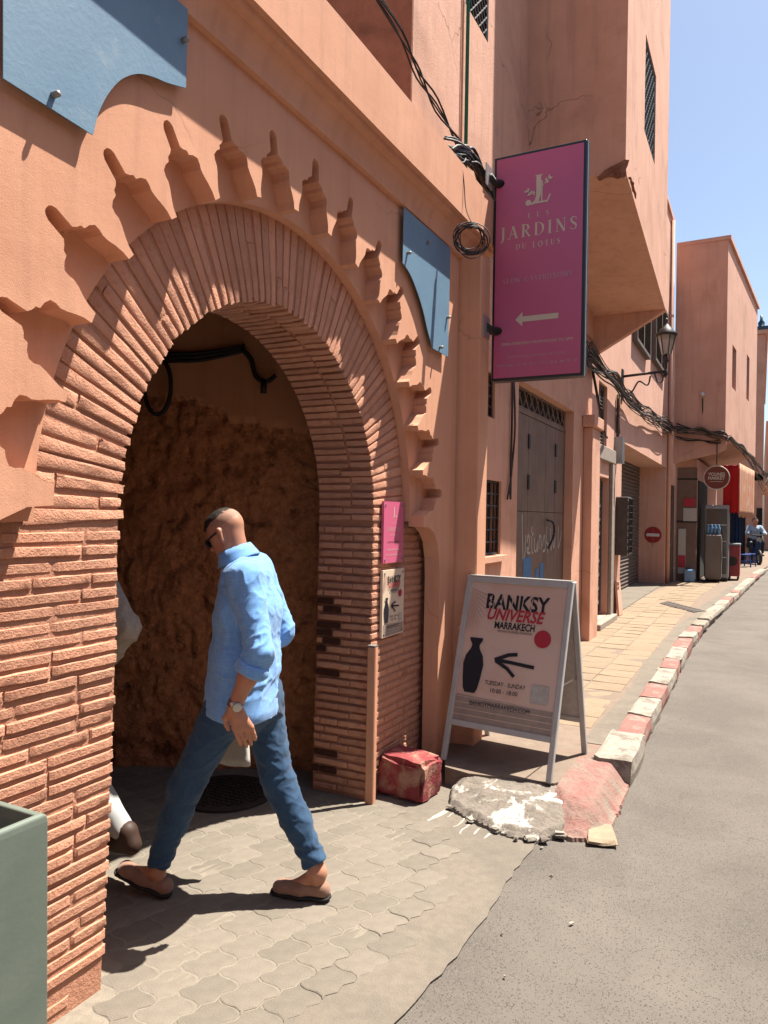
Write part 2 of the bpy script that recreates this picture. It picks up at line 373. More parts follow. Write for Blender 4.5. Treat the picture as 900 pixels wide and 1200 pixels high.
SER = {
 'I': (.36, [([(.18, 0), (.18, 1)], K)], [(.18, 0), (.18, 1)]),
 'J': (.42, [([(.26, 1), (.26, .12), (.2, -.12), (.02, -.2)], [K, K, .11, H])], [(.26, 1)]),
 'L': (.66, [([(.18, 0), (.18, 1)], K), ([(.18, .03), (.6, .03), (.63, .22)], H)], [(.18, 0), (.18, 1)]),
 'E': (.66, [([(.18, 0), (.18, 1)], K), ([(.18, .03), (.58, .03), (.61, .2)], H), ([(.18, .52), (.48, .52)], H), ([(.18, .97), (.56, .97), (.58, .82)], H)], [(.18, 0), (.18, 1)]),
 'T': (.72, [([(.36, 0), (.36, 1)], K), ([(.04, .8), (.06, .97), (.66, .97), (.68, .8)], H)], [(.36, 0)]),
 'A': (.82, [([(.1, 0), (.4, 1)], H), ([(.4, 1), (.7, 0)], K), ([(.2, .34), (.58, .34)], H)], [(.1, 0), (.7, 0)]),
 'R': (.78, [([(.18, 0), (.18, 1)], K), ([(.18, .97)]+arc(.34, .74, .24, .23, 90, -90)+[(.18, .51)], [H]*3+[.1, .14, .16, .16, .14, .1]+[H]*4), ([(.36, .5), (.68, 0)], .14)], [(.18, 0), (.18, 1), (.7, 0)]),
 'D': (.84, [([(.18, 0), (.18, 1)], K), ([(.18, .97)]+arc(.34, .5, .4, .47, 90, -90)+[(.18, .03)], [H]*3+[.1, .14, .17, .17, .14, .1]+[H]*4)], []),
 'N': (.88, [([(.16, 0), (.16, 1)], H), ([(.16, 1), (.72, 0)], K), ([(.72, 0), (.72, 1)], H)], [(.16, 0), (.14, 1), (.72, 1)]),
 'M': (1.0, [([(.14, 0), (.17, 1)], H), ([(.17, 1), (.48, .1)], K), ([(.48, .1), (.8, 1)], H), ([(.8, 1), (.84, 0)], K)], [(.14, 0), (.84, 0)]),
 'S': (.6, [([(.5, .78), (.46, .95)]+arc(.3, .76, .19, .21, 60, 190, 5)+[(.22, .56), (.4, .44)]+arc(.3, .24, .19, .21, 20, -120, 5)+[(.08, .1), (.06, .24)], [H, H, H, H, .08, .12, .14, .15, .17, .17, .14, .1, .08, H, H, H, H, H, H, H])], []),
 'U': (.82, [([(.18, 1), (.18, .3)]+arc(.4, .28, .22, .27, 180, 360, 6)+[(.64, 1)], [K, K, .15, .11, .08, H, H, H, H, H])], [(.18, 1), (.64, 1)]),
 'O': (.88, [(arc(.43, .5, .35, .49, 90, 450, 20), [H+.12*abs(math.sin(math.pi*2*i/20)) for i in range(21)])], []),
 'G': (.86, [(arc(.43, .5, .35, .49, 45, 320, 14), [H+.12*abs(math.sin(R(45+275*i/14-90))) for i in range(15)]), ([(.7, .08), (.7, .44)], .12)], [(.68, .44)]),
 'W': (1.1, [([(.06, 1), (.32, 0)], K), ([(.32, 0), (.53, .9)], H), ([(.5, .9), (.76, 0)], K), ([(.76, 0), (1.0, 1)], H)], [(.08, 1), (1.0, 1)]),
 'Y': (.78, [([(.06, 1), (.38, .48)], K), ([(.38, .48), (.7, 1)], H), ([(.38, .5), (.38, 0)], K)], [(.08, 1), (.7, 1), (.38, 0)]),
 ' ': (.45, [], [])}
def serif(s, fn, uc, vc, h, width, mat, parent, name='lettering'):
    tot = sum(SER[c][0] for c in s); gap = (width/h - tot)/max(1, len(s)-1); mb = MB(); x = 0
    for c in s:
        w, st, se = SER[c]
        for i, (pts, ww) in enumerate(st):
            fo = (lambda k: (lambda a, b: fn(a, b, .0003*k)))(i)
            n = len(pts); ww = list(ww)[:n] + [H]*(n-len(ww)) if isinstance(ww, list) else ww
            ribbon([(uc-width/2+(x+p[0])*h, vc-h/2+p[1]*h) for p in pts], [q*h for q in ww] if isinstance(ww, list) else ww*h, fo, mb)
        for q, p in enumerate(se):
            fo = (lambda k: (lambda a, b: fn(a, b, .0003*k)))(5+q)
            yy = p[1]*(1-.03)+.015
            ribbon([(uc-width/2+(x+p[0]-.14)*h, vc-h/2+yy*h), (uc-width/2+(x+p[0]+.14)*h, vc-h/2+yy*h)], .05*h, fo, mb)
        x += w+gap
    return mb.build(name, mat, parent)

# =================================================================== GROUND
def sheet(name, poly, z, mat, kind='structure', label=None):
    b = MB(); b.prism([(x, y, z) for x, y in poly], (0, 0, -.003)); o = b.build(name, mat); tag(o, label, None, None, kind); return o
def struct(o, label): return tag(o, label, None, None, 'structure')
g = MB(); g.add([(-400, -400, -.02), (400, -400, -.02), (400, 900, -.02), (-400, 900, -.02)], ((0, 1, 2, 3),)); struct(g.build('ground', concrete), 'dusty ground beyond the street')
# asphalt road: fine grid near the camera with slight unevenness
def road():
    b = MB(); xs = [-.2, .2, .5, .8, 1.1, 1.4, 1.8, 2.3, 3, 4, 6, 9, 14]; ys = [-12, -4, -1, 0, .5, 1, 1.5, 2, 2.5, 3, 3.5, 4, 4.5, 5, 6, 7, 8, 10, 12, 15, 18, 22, 27, 33, 40, 60]
    def bend(y): return 0 if y < 15 else (y-15)*.085
    n = len(xs)
    for y in ys:
        for x in xs:
            z = 0.0 + .006*noise.noise(Vector((x*.9, y*.7, 3))) - .004
            b.v.append((x + bend(y), y, z))
    for j in range(len(ys)-1):
        for i in range(n-1): a = j*n+i; b.f.append((a, a+1, a+n+1, a+n))
    return b.build('road', asphalt, smooth=True)
struct(road(), 'worn grey asphalt road curving away to the right')
# light concrete apron between the pavers and the asphalt, ragged edge
def apron():
    rg = random.Random(4); pts = [(-6, -3), (.62, -3), (.66, 0)]
    for i in range(60):
        t = i/59; y = .2+t*3.62; x = .70+.13*min(1, max(0, (y-1)/1.6))+.025*noise.noise(Vector((y*2.3, 1, 0)))+.018*noise.noise(Vector((y*9, 4, 0)))+rg.uniform(-.006, .006)
        pts.append((x, y))
    pts += [(.95, 4.0), (.95, 4.6), (-6, 4.6)]
    return sheet('forecourt', pts, .0058, concrete, label='pale worn concrete forecourt in front of the archway')
fore = apron()
b = MB(); b.prism([(x, y, .0071) for x, y in [(-3, 1.0), (-.1, .5), (.2, .9), (.30, 1.5), (.44, 2.2), (.50, 2.8), (.34, 3.26), (.08, 3.5), (-.2, 3.72), (-.2, 4.3), (-3, 4.2)]], (0, 0, -.003)); sandbed = b.build('joint_sand', sand_m, fore)
# interlocking wavy pavers
PL, PW = .158, .122; ud = Vector((.30, .954)).normalized(); vd = Vector((-ud.y, ud.x))
def paver_mesh(seed):
    rg = random.Random(seed); g_ = .0022; out = []; n = 8
    def off(t): return .0075*math.sin(4*math.pi*t)
    def side(t): return .008*math.sin(2*math.pi*t)
    for i in range(n): t = i/n; out.append((t*PL-PL/2, -PW/2+off(t)))
    for i in range(n): t = i/n; out.append((PL/2+side(t), t*PW-PW/2))
    for i in range(n): t = 1-i/n; out.append((t*PL-PL/2, PW/2+off(t)))
    for i in range(n): t = 1-i/n; out.append((-PL/2+side(t), t*PW-PW/2))
    def ins(d):
        m = len(out); res = []
        for i in range(m):
            a, c = Vector(out[i-1]), Vector(out[(i+1) % m]); t = (c-a).normalized(); res.append(Vector(out[i])+Vector((-t.y, t.x))*(d+rg.uniform(-.0008, .0008)))
        return res
    m = len(out); A = ins(g_); B = ins(g_+.004); v = [(p.x, p.y, -.02) for p in A]+[(p.x, p.y, -.002) for p in A]+[(p.x, p.y, rg.uniform(-.0006, .0006)) for p in B]
    f = [(i, (i+1) % m, m+(i+1) % m, m+i) for i in range(m)]+[(m+i, m+(i+1) % m, 2*m+(i+1) % m, 2*m+i) for i in range(m)]
    t = tessellate_polygon([[Vector((p.x, p.y, 0)) for p in B]]); f += [tuple(2*m+i for i in q) for q in t]
    me = mesh(v, f); me.materials.append(paver_m); return me
PMS = [paver_mesh(i) for i in range(6)]
def inside(p, poly):
    c = False; n = len(poly)
    for i in range(n):
        a, b_ = poly[i], poly[i-1]
        if (a[1] > p[1]) != (b_[1] > p[1]) and p[0] < (b_[0]-a[0])*(p[1]-a[1])/(b_[1]-a[1])+a[0]: c = not c
    return c
PAVE = [(-2.6, 1.9), (-.35, 1.0), (.05, .9), (.42, 1.5), (.60, 2.4), (.63, 2.9), (.42, 3.40), (.14, 3.58), (-.25, 3.78), (-.9, 3.72), (-2.6, 2.8)]
PIER_B = [(-.6, 1.0, 1.80), (-.6, 3.62, 4.5)]
cand = []
for i in range(-40, 40):
    for j in range(-40, 40):
        p = Vector((-.2, 2.4))+ud*((i+.5*(j % 2))*PL)+vd*(j*PW)
        if not inside(p, PAVE): continue
        if -.62 < p.x < -.06 and (p.y < 1.84 or p.y > 3.58): continue
        cand.append(p)
cand.sort(key=lambda p: (p-Vector((1.79, 0))).length)
rg = random.Random(3); ang = math.atan2(ud.y, ud.x)
rest = MB()
for q_, p in enumerate(cand):
    mw = Matrix.Translation((p.x, p.y, .0088+rg.uniform(-.0015, .0015))) @ Matrix.Rotation(ang, 4, 'Z') @ Matrix.Rotation(rg.uniform(-.007, .007), 4, 'X') @ Matrix.Rotation(rg.uniform(-.007, .007), 4, 'Y'); me = PMS[rg.randrange(6)]
    if q_ < 300: link('paver', me, None, fore, mw)
    else: rest.add([mw @ v.co for v in me.vertices], [tuple(f.vertices) for f in me.polygons])
if rest.v: tag(rest.build('far_pavers', paver_m, fore), kind='stuff')

# raised pavement with tiles, kerb stones
def kx(y):   # outer kerb line
    P = [(4.0, 1.11), (6, 1.10), (8.4, 1.08), (10, 1.065), (11.7, 1.13), (13.2, 1.206), (15.2, 1.304), (16.9, 1.43), (18, 1.48), (26, 1.95), (40, 3.1)]
    for a, c in zip(P, P[1:]):
        if a[0] <= y <= c[0]: t = (y-a[0])/(c[0]-a[0]); return a[1]+(c[1]-a[1])*t
    return P[0][1] if y < 4 else P[-1][1]
ysp = [4.15, 4.5, 5, 6, 7, 8, 9, 10, 11, 12, 13, 14, 15, 16, 17, 18, 20, 22, 24, 26, 30, 40]
pv = MB(); pv.prism([(-.6, 4.55, .112), (-.05, 4.55, .112), (.14, 4.1, .112), (.30, 4.06, .112)]+[(.5, 4.10, .112), (.78, 4.15, .112), (.86, 4.32, .112), (.87, 4.7, .112)]+[(kx(y)-.10, y, .112) for y in ysp[2:]]+[(-.6, 40, .112)], (0, 0, -.12))
pavement = struct(pv.build('pavement', redconc), 'raised pavement of ribbed tan tiles along the buildings')
rg = random.Random(9); TM = []
for i in range(4):
    v, f = rough_box(2, 2, 1, .306, .306, .02, .0008, .004, i); me = mesh(v, f); me.materials.append(tile_m); TM.append(me)
for j in range(48):
    y = 5.05+j*.312+.155
    for i, x in enumerate((-.04, .272, .584)):
        if y > 15.5: xx = x+(y-15.5)*.05
        else: xx = x
        if y < 5.3 and i == 2: continue
        sx = 1.
        link('tile', TM[rg.randrange(4)], None, pavement, Matrix.Translation((xx, y, .109+rg.uniform(-.002, .002)+.004*noise.noise(Vector((xx*2, y, 0))))) @ Matrix.Rotation(rg.uniform(-.01, .01), 4, 'X') @ Matrix.Rotation(rg.uniform(-.01, .01), 4, 'Y'))
kb = MB(); kb.prism([(kx(y)-.04, y, .055) for y in ysp[1:]]+[(kx(y)-.2, y, .055) for y in reversed(ysp[1:])], (0, 0, -.07))
kerb = struct(kb.build('kerb', kerb_g), 'worn kerb of red and white painted stones')
KS = [(4.62, 5.28, 'w', 1.25), (5.30, 5.82, 'r', 1.), (5.84, 6.42, 'w', 1.), (6.44, 7.02, 'r', 1.), (7.04, 7.78, 'w', 1.), (7.80, 8.36, 'r', 1.), (8.38, 9.18, 'w', 1.), (9.2, 10.0, 'r', 1.1), (10.02, 10.55, 'w', 1.), (10.57, 11.2, 'r', 1.1),
      (11.3, 11.9, 'g', .75), (12.1, 13.1, 'g', .55), (13.15, 14.2, 'w', .6), (14.25, 15.2, 'w', .9), (15.25, 15.9, 'r', 1.), (15.95, 16.9, 'w', 1.), (16.95, 17.5, 'r', 1.), (17.55, 18.6, 'w', 1.), (18.65, 20, 'w', .9), (20.05, 21.6, 'w', .9), (21.65, 23.4, 'r', .9), (23.45, 26, 'w', .9)]
for i, (a, c, k, hs) in enumerate(KS):
    v, f = rough_box(3, 4, 2, .19*(1.25 if i == 0 else 1), c-a, .15*hs, .005, .012, 40+i)
    yc = (a+c)/2; sl = math.atan2(kx(c)-kx(a), c-a)
    mw = Matrix.Translation((kx(yc)-.095, yc, .145-.075*hs+(.012 if i == 0 else 0)+rg.uniform(-.006, .006))) @ Matrix.Rotation(-sl+rg.uniform(-.03, .03), 4, 'Z') @ Matrix.Rotation(rg.uniform(-.02, .02), 4, 'Y')
    link('kerb_stone', mesh(v, f), {'w': kerb_w, 'r': kerb_r, 'g': kerb_g}[k], kerb, mw)
# strip of grey mortar behind the kerb
ms = MB(); ms.prism([(kx(y)-.18, y, .1165) for y in ysp[2:17]]+[(kx(y)-.33+.03*math.sin(y*2.1), y, .1165) for y in reversed(ysp[2:17])], (0, 0, -.02)); ms.build('mortar_strip', concrete, pavement)
# rounded red kerb corner at the near end
def lump(name, outline, h, mat, parent=None, seed=0, top=.7, jit=.012, n=5, zb=0.):
    """irregular low solid over a ground outline (x,y)"""
    P = catmull([(x, y, 0) for x, y in outline], 4, True); m = len(P); c = sum(P, Vector())/m; b = MB(); rings = [(1.06, 0), (1.0, .3), (.95, .7), (.86, .93), (.7, 1.), (.5, 1.0), (.25, 1.0)]
    for s, z in rings:
        for p in P:
            q = c+(p-c)*s; b.v.append((q.x+jit*noise.noise(q*14+Vector((seed, z*5, 0))), q.y+jit*noise.noise(q*14+Vector((seed, 7, z*5))), zb+z*h+(jit*1.3*noise.noise(Vector((q.x*16, q.y*16, seed+3.3))) if z > .3 else 0)))
    for k in range(len(rings)-1):
        for i in range(m): b.f.append((k*m+i, k*m+(i+1) % m, (k+1)*m+(i+1) % m, (k+1)*m+i))
    b.v.append((c.x, c.y, zb+h)); b.f += [((len(rings)-1)*m+i, (len(rings)-1)*m+(i+1) % m, len(b.v)-1) for i in range(m)]
    return b.build(name, mat, parent, smooth=True)
def hfield(name, x0, x1, y0, y1, n, m, fn, mat, parent):
    b_ = MB(); ok = {}
    for j_ in range(m+1):
        for i_ in range(n+1):
            x, y = x0+(x1-x0)*i_/n, y0+(y1-y0)*j_/m; b_.v.append((x, y, fn(x, y)))
    for j_ in range(m):
        for i_ in range(n):
            a = j_*(n+1)+i_; q = (a, a+1, a+n+2, a+n+1)
            if max(b_.v[k][2] for k in q) > .004: b_.f.append(q)
    return b_.build(name, mat, parent)
def lerpc(P, x):
    for a, c in zip(P, P[1:]):
        if a[0] <= x <= c[0]: return a[1]+(c[1]-a[1])*(x-a[0])/(c[0]-a[0])
    return P[0][1] if x < P[0][0] else P[-1][1]
def sstep(t): t = max(0., min(1., t)); return t*t*(3-2*t)
def broken_z(x, y):
    yb = lerpc([(.18, 4.1), (.24, 3.92), (.3, 3.76), (.42, 3.68), (.55, 3.62), (.7, 3.57), (.84, 3.6), (.92, 3.72), (.97, 3.95)], x)+.02*noise.noise(Vector((x*16, 1, 0)))+.01*noise.noise(Vector((x*45, 2, 0)))
    t = (y-yb)/.05; e = min(1., max(0., (x-.2)/.04))
    if t < 0: return -.02
    z = .016+.034*min(1., t)*e+.05*sstep((y-yb-.06)/.28)*e
    z += .012*noise.noise(Vector((x*13, y*13, 0)))+.004*noise.noise(Vector((x*60, y*60, 3)))
    return min(z, .109)
hfield('broken_edge', .17, .96, 3.5, 4.16, 80, 68, broken_z, brokenm, pavement)
def corner_z(x, y):
    xr = lerpc([(3.70, .98), (3.76, 1.08), (3.9, 1.13), (4.4, 1.125), (4.75, 1.11)], y)+.012*noise.noise(Vector((y*14, 5, 0)))
    yf = lerpc([(.8, 3.84), (.88, 3.74), (.98, 3.69), (1.08, 3.72), (1.15, 3.8)], x)+.012*noise.noise(Vector((x*18, 9, 0)))
    if y < yf or x > xr: return -.02
    z = .016+.11*sstep((xr-x)/.12)*sstep((y-yf)/.34+.12)
    return min(z, .132)+.005*noise.noise(Vector((x*16, y*16, 1)))+.004*noise.noise(Vector((x*50, y*50, 2)))-(.05 if x < .80 else 0)
hfield('corner_stone', .79, 1.16, 3.66, 4.66, 44, 90, corner_z, corner_m, kerb)
for k, (x, y, s_) in enumerate(((.31, 3.76, .03), (.47, 3.66, .035), (.62, 3.6, .03), (.80, 3.59, .04), (.86, 3.63, .045), (.92, 3.7, .04), (.74, 3.56, .02))):
    v, f = rough_box(3, 3, 2, s_*1.5, s_*1.1, s_*.6, s_*.10, s_*.16, 300+k); link('rubble', mesh(v, f), (brokenm, kerb_w)[k % 2], pavement, Matrix.Translation((x, y, .022)) @ Matrix.Rotation(k*1.3, 4, 'Z') @ Matrix.Rotation(.3*math.sin(k*2.), 4, 'X'))
sp = MB()
for (pts, w) in (([(.30, 3.75), (.27, 3.6), (.25, 3.52), (.245, 3.42)], [.03, .012, .02, .005]), ([(.42, 3.69), (.42, 3.6), (.405, 3.56)], [.010, .005, .003]), ([(.47, 3.64), (.46, 3.54), (.47, 3.5)], [.010, .006, .003]), ([(.53, 3.61), (.53, 3.53)], [.01, .004]), ([(.34, 3.74), (.335, 3.66)], [.008, .004]), ([(.6, 3.58), (.59, 3.51)], [.012, .004])):
    ribbon([(p.x, p.y) for p in catmull([(a, c_, 0) for a, c_ in pts], 4)], [w[min(int(i/4), len(w)-1)] for i in range(4*(len(pts)-1)+1)], lambda u, v: Vector((u+.006*noise.noise(Vector((u*60, v*60, 0))), v, .0068+.0003*noise.noise(Vector((u*30, v*30, 4))))), sp)
sp.build('paint_splash', whitepaint, fore)
v, f = rough_box(4, 4, 1, .16, .25, .03, .004, .012, 77)
tag(link('loose_slab', mesh(v, f), tan_slab, None, Matrix.Translation((1.095, 3.82, .018)) @ Matrix.Rotation(.25, 4, 'Z')), 'small flat tan stone slab lying on the road at the kerb corner', 'stone')
v, f = rough_box(7, 6, 5, .30, .235, .225, .008, .022, 81)
tag(link('painted_block', mesh(v, f), redstone, None, Matrix.Translation((.015, 3.865, .118)) @ Matrix.Rotation(-.1, 4, 'Z') @ Matrix.Rotation(.05, 4, 'Y')), 'chipped red painted stone block at the foot of the right pier', 'stone block')
# covers
cv = empty('drain_cover', (.57, 13.6, .12), 'flat grey metal access cover set in the tan pavement', 'drain cover')
MB().prism([(.213, 13.95, .1195), (.30, 14.45, .1195), (1.0, 13.25, .1195), (.85, 12.95, .1195)], (0, 0, .0035)).build('plate', castiron, cv)
for k in range(9):
    t = k/9+.05; p = Vector((.213, 13.95, .1235)).lerp(Vector((.85, 12.95, .1235)), t); q = Vector((.30, 14.45, .1235)).lerp(Vector((1.0, 13.25, .1235)), t); ribv = MB(); d = (q-p).normalized()*.02
    ribv.prism([p+d, q-d, q-d+Vector((.02, -.03, 0)), p+d+Vector((.02, -.03, 0))], (0, 0, .002)); ribv.build('rib', cab_m, cv)
mh = empty('manhole_cover', (-.88, 3.33, .02), 'dark round cast iron manhole cover on the shaded passage floor', 'manhole cover')
MB().lathe([(.27, 0), (.27, .012), (.25, .016), (.25, .012)], (-.88, 3.33, .012), 28).build('plate', castiron, mh)
st = MB()
for i in range(-6, 7):
    for j in range(-6, 7):
        if (i*i+j*j)*.036**2 < .225**2: st.box(-.88+i*.036-.011, -.88+i*.036+.011, 3.33+j*.036-.011, 3.33+j*.036+.011, .024, .031)
tag(st.build('studs', castiron, mh), kind='stuff')
# small litter on the road
rg = random.Random(21)
for k, (x, y, s) in enumerate(((.98, 3.3, .012), (1.15, 2.95, .014), (.93, 2.75, .01), (1.5, 2.3, .016), (.87, 3.55, .014), (1.02, 2.5, .009))):
    v, f = rough_box(2, 2, 1, s*1.6, s, s*.7, s*.2, s*.2, k); link('pebble', mesh(v, f), (tan_slab, kerb_w, kerb_g)[k % 3], fore, Matrix.Translation((x, y, .006)) @ Matrix.Rotation(k*1.1, 4, 'Z'))

# =================================================================== ARCHED BUILDING
CY, CZ, RI, RO = 2.74, 1.61, .912, 1.285       # arch centre, intrados radius, outer radius of brick ring
ab = empty('arched_building', (0, 2.74, 0), 'terracotta building with a horseshoe archway, lobed stucco surround and cornice', 'building')
TOPZ = 3.30
def lobed_outline():
    ang = [-82+11.93*i for i in range(15)]; half = 11.93/2
    prof = [(.119, 1.29), (.118, 1.32), (.110, 1.35), (.100, 1.378), (.096, 1.40), (.100, 1.418), (.098, 1.437), (.080, 1.450), (.058, 1.456), (.054, 1.470), (.038, 1.477), (.026, 1.488), (.0245, 1.552), (.018, 1.566), (.009, 1.573)]
    pts = []
    def P(a, r, w): # angle from vertical (deg), radius, tangential offset
        a = R(a); return (CY+r*math.sin(a)+w*math.cos(a), CZ+r*math.cos(a)-w*math.sin(a))
    # left foot up
    pts += [(CY-1.57, -.02), (CY-1.57, 1.33), (CY-1.56, 1.43), (CY-1.52, 1.51), (CY-1.46, 1.57), (CY-1.38, 1.605), (CY-1.295, 1.612)]
    rg = random.Random(5)
    for a in ang:
        j = [rg.uniform(-.003, .003) for _ in range(4)]
        pts += [P(a, r+j[0], -w+j[1]) for w, r in prof] + [P(a, 1.574+j[0], 0)] + [P(a, r+j[0], w+j[2]) for w, r in reversed(prof)]
    pts += [(CY+1.30, 1.535), (CY+1.38, 1.53), (CY+1.45, 1.50), (CY+1.51, 1.44), (CY+1.545, 1.34), (CY+1.555, 1.22), (CY+1.555, -.02)]
    return pts
outl = lobed_outline()
wallp = [(0, y, z) for y, z in [(-5, -.02)]+outl+[(4.54, -.02), (4.54, TOPZ), (-5, TOPZ)]]
w = MB(); w.prism(wallp, (-.10, 0, 0)); bevel(w.build('stucco_wall', stucco, ab), .006, 2)
# recess back annulus behind the lobes
rb = MB(); N_ = 72; ins = [(CY+1.29*math.sin(R(a)), CZ+1.29*math.cos(R(a))) for a in np.linspace(-92, 92, N_)]; outs = [(CY+1.85*math.sin(R(a)), CZ+1.85*math.cos(R(a))) for a in np.linspace(-92, 92, N_)]
for x in (-.085, -.16):
    pass
rb.add([(-.088, *p) for p in ins]+[(-.088, *p) for p in outs]+[(-.17, *p) for p in ins], [(i, i+1, N_+i+1, N_+i) for i in range(N_-1)]+[(i+1, i, 2*N_+i, 2*N_+i+1) for i in range(N_-1)])
rb.build('recess_ring', stucco, ab)
# cornice with cove and fascia
prof = [(-.3, 3.30), (.0, 3.30), (.028, 3.30), (.032, 3.335), (.034, 3.35), (.045, 3.385), (.066, 3.42), (.10, 3.428), (.106, 3.452), (.134, 3.452), (.138, 3.757), (.12, 3.768), (-.3, 3.768)]
cn = MB(); n = len(prof); ysC = [-5+i*.25 for i in range(40)]+[4.92]
for y in ysC:
    for x, z in prof: cn.v.append((x+(.004*noise.noise(Vector((y*1.3, z*3, 1))) if x > 0 else 0), y, z+(.005*noise.noise(Vector((y*1.1, 5, x)))if z > 3.31 else 0)))
for j in range(len(ysC)-1):
    for i in range(n-1): cn.f.append((j*n+i, (j+1)*n+i, (j+1)*n+i+1, j*n+i+1))
for e, (j) in ((1, 0), (0, len(ysC)-1)):
    t = tessellate_polygon([[Vector((x, z, 0)) for x, z in prof]]); cn.f += [tuple(j*n+i for i in (q if e else q[::-1])) for q in t]
cn.build('cornice', stucco, ab)
# corner pilaster and cove beside it
pl = MB(); pp = [(-.1, 4.54), (.02, 4.545), (.06, 4.553), (.14, 4.56), (.148, 4.568), (.148, 4.73), (.14, 4.74), (-.3, 4.74)]
pl.prism([(x, y, -.02) for x, y in pp], (0, 0, 3.33)); bevel(pl.build('pilaster', stucco, ab), .008, 2)
# roof and body behind
MB().box(-6, -.3, -5, 4.74, 3.62, 3.74).build('roof', stucco_c, ab)
MB().box(-6, -5.9, -5, 4.74, 0, 3.6).build('back_wall', plaster_dim, ab)
MB().box(-5.9, -.12, -5, -4.9, 0, 3.6).build('side_wall', stucco, ab)

# ---- brick archway
ba = empty('brick_archway', (-.3, CY, 0), 'thin-brick horseshoe arch and piers of the passage entrance, painted terracotta', 'archway')
XF = -.135; XB = -.50      # brick face plane and back of the arch
def arch_core():
    # mortar body with opening, drawn in (y,z)
    N2 = 48; op = [(1.778, -.02), (1.811, 1.0)]+[(CY+(RI+.016)*math.sin(a), CZ+(RI+.016)*math.cos(a)) for a in np.linspace(R(-93), R(93), N2)]+[(3.668, 1.0), (3.645, -.02)]
    pts = [(.2, -.02)]+op+[(4.45, -.02), (4.45, 3.35), (.2, 3.35)]
    b = MB(); b.prism([(XF-.0065, y, z) for y, z in pts], (XB-XF+.0065, 0, 0)); return b.build('mortar_body', mortar, ba)
core = arch_core()
NV = 70; dA = 186/NV
def vou_mesh(kind, seed):
    # local: origin at arch centre line, x depth, z radial up
    rgl = random.Random(seed); tw = R(dA)*.5
    sh_ = (0, .03, -.03, .05, -.02)[seed % 5]
    if kind == 'short': r0, r1, x0, x1 = RI, RI+.125+sh_, XF-.20, XF
    elif kind == 'shortout': r0, r1, x0, x1 = RI+.128+sh_, RO+.01, XF-.09, XF-.001
    elif kind == 'long': r0, r1, x0, x1 = RI, RI+.27+sh_, XF-.14, XF
    elif kind == 'longout': r0, r1, x0, x1 = RI+.273+sh_, RO+.01, XF-.09, XF-.001
    elif kind == 'full': r0, r1, x0, x1 = RI, RO+.01, XF-.14, XF
    elif kind == 'rearA': r0, r1, x0, x1 = RI+.001, RI+.06, XB+.004, XF-.21
    else: r0, r1, x0, x1 = RI+.001, RI+.06, XB+.004, XF-.15
    gp = .0042
    v, f = rough_box(2, 3, 5, 1, 1, 1, 0, 0, 0)
    rj = rgl.uniform(-.008, .006) if kind in ('short', 'long', 'full') else 0
    out = []
    for p in v:
        r = r0+rj+(p[2]+.5)*(r1-r0-rj); hw = r*tw-gp*rgl.uniform(.8, 1.6)
        x = x0+(p[0]+.5)*(x1-x0); y = p[1]*2*hw
        edge = (abs(p[0]) > .49)+(abs(p[1]) > .49)+(abs(p[2]) > .49)
        if edge >= 2:
            k_ = rgl.uniform(.0015, .004)
            if abs(p[0]) > .49: x -= math.copysign(k_, p[0])
            if abs(p[2]) > .49: r -= math.copysign(k_, p[2])
            if abs(p[1]) > .49: y -= math.copysign(.0015, p[1])
        x += rgl.uniform(-.0012, .0014); r += rgl.uniform(-.003, .003); y += rgl.uniform(-.0009, .0009)
        out.append((x, y, r))
    me = mesh(out, f, True); me.set_sharp_from_angle(angle=R(28)); me.materials.append(painted_brick); return me
VM = {k: [vou_mesh(k, 100*i+j) for j in range(5)] for i, k in enumerate(('short', 'shortout', 'long', 'longout', 'rearA', 'rearB', 'full'))}
rgB = random.Random(12); bricks = []; far_b = []
def place(me, mw, far=False): (far_b if far else bricks).append((me, mw))
for i in range(NV):
    a = -93+dA*(i+.5); t = i % 2
    t = rgB.random(); vi = rgB.randrange(5)
    for k in (('short', 'shortout', 'rearA') if t < .1 else ('long', 'longout', 'rearB') if t < .24 else ('full', 'rearB')):
        if k.startswith('rear') and a < -25: continue
        mw = Matrix.Translation((rgB.uniform(-.0025, .0025) if not k.startswith('rear') else 0, CY, CZ)) @ Matrix.Rotation(R(-a), 4, 'X') @ Matrix.Rotation(R(rgB.uniform(-.25, .25)), 4, 'X')
        place(VM[k][vi], mw)
PITCH = .0458; BH = .0362
BMS = {}
def bmesh_for(L, D, seed):
    key = (round(L, 3), round(D, 2), seed)
    if key not in BMS:
        v, f = rough_box(2, 6, 3, D, round(L, 3), BH, .0012, .0034, hash(key) % 9999); me = mesh(v, f, True); me.set_sharp_from_angle(angle=R(28)); me.materials.append(painted_brick); BMS[key] = me
    return BMS[key]
nrow = int((CZ-.055)/PITCH)
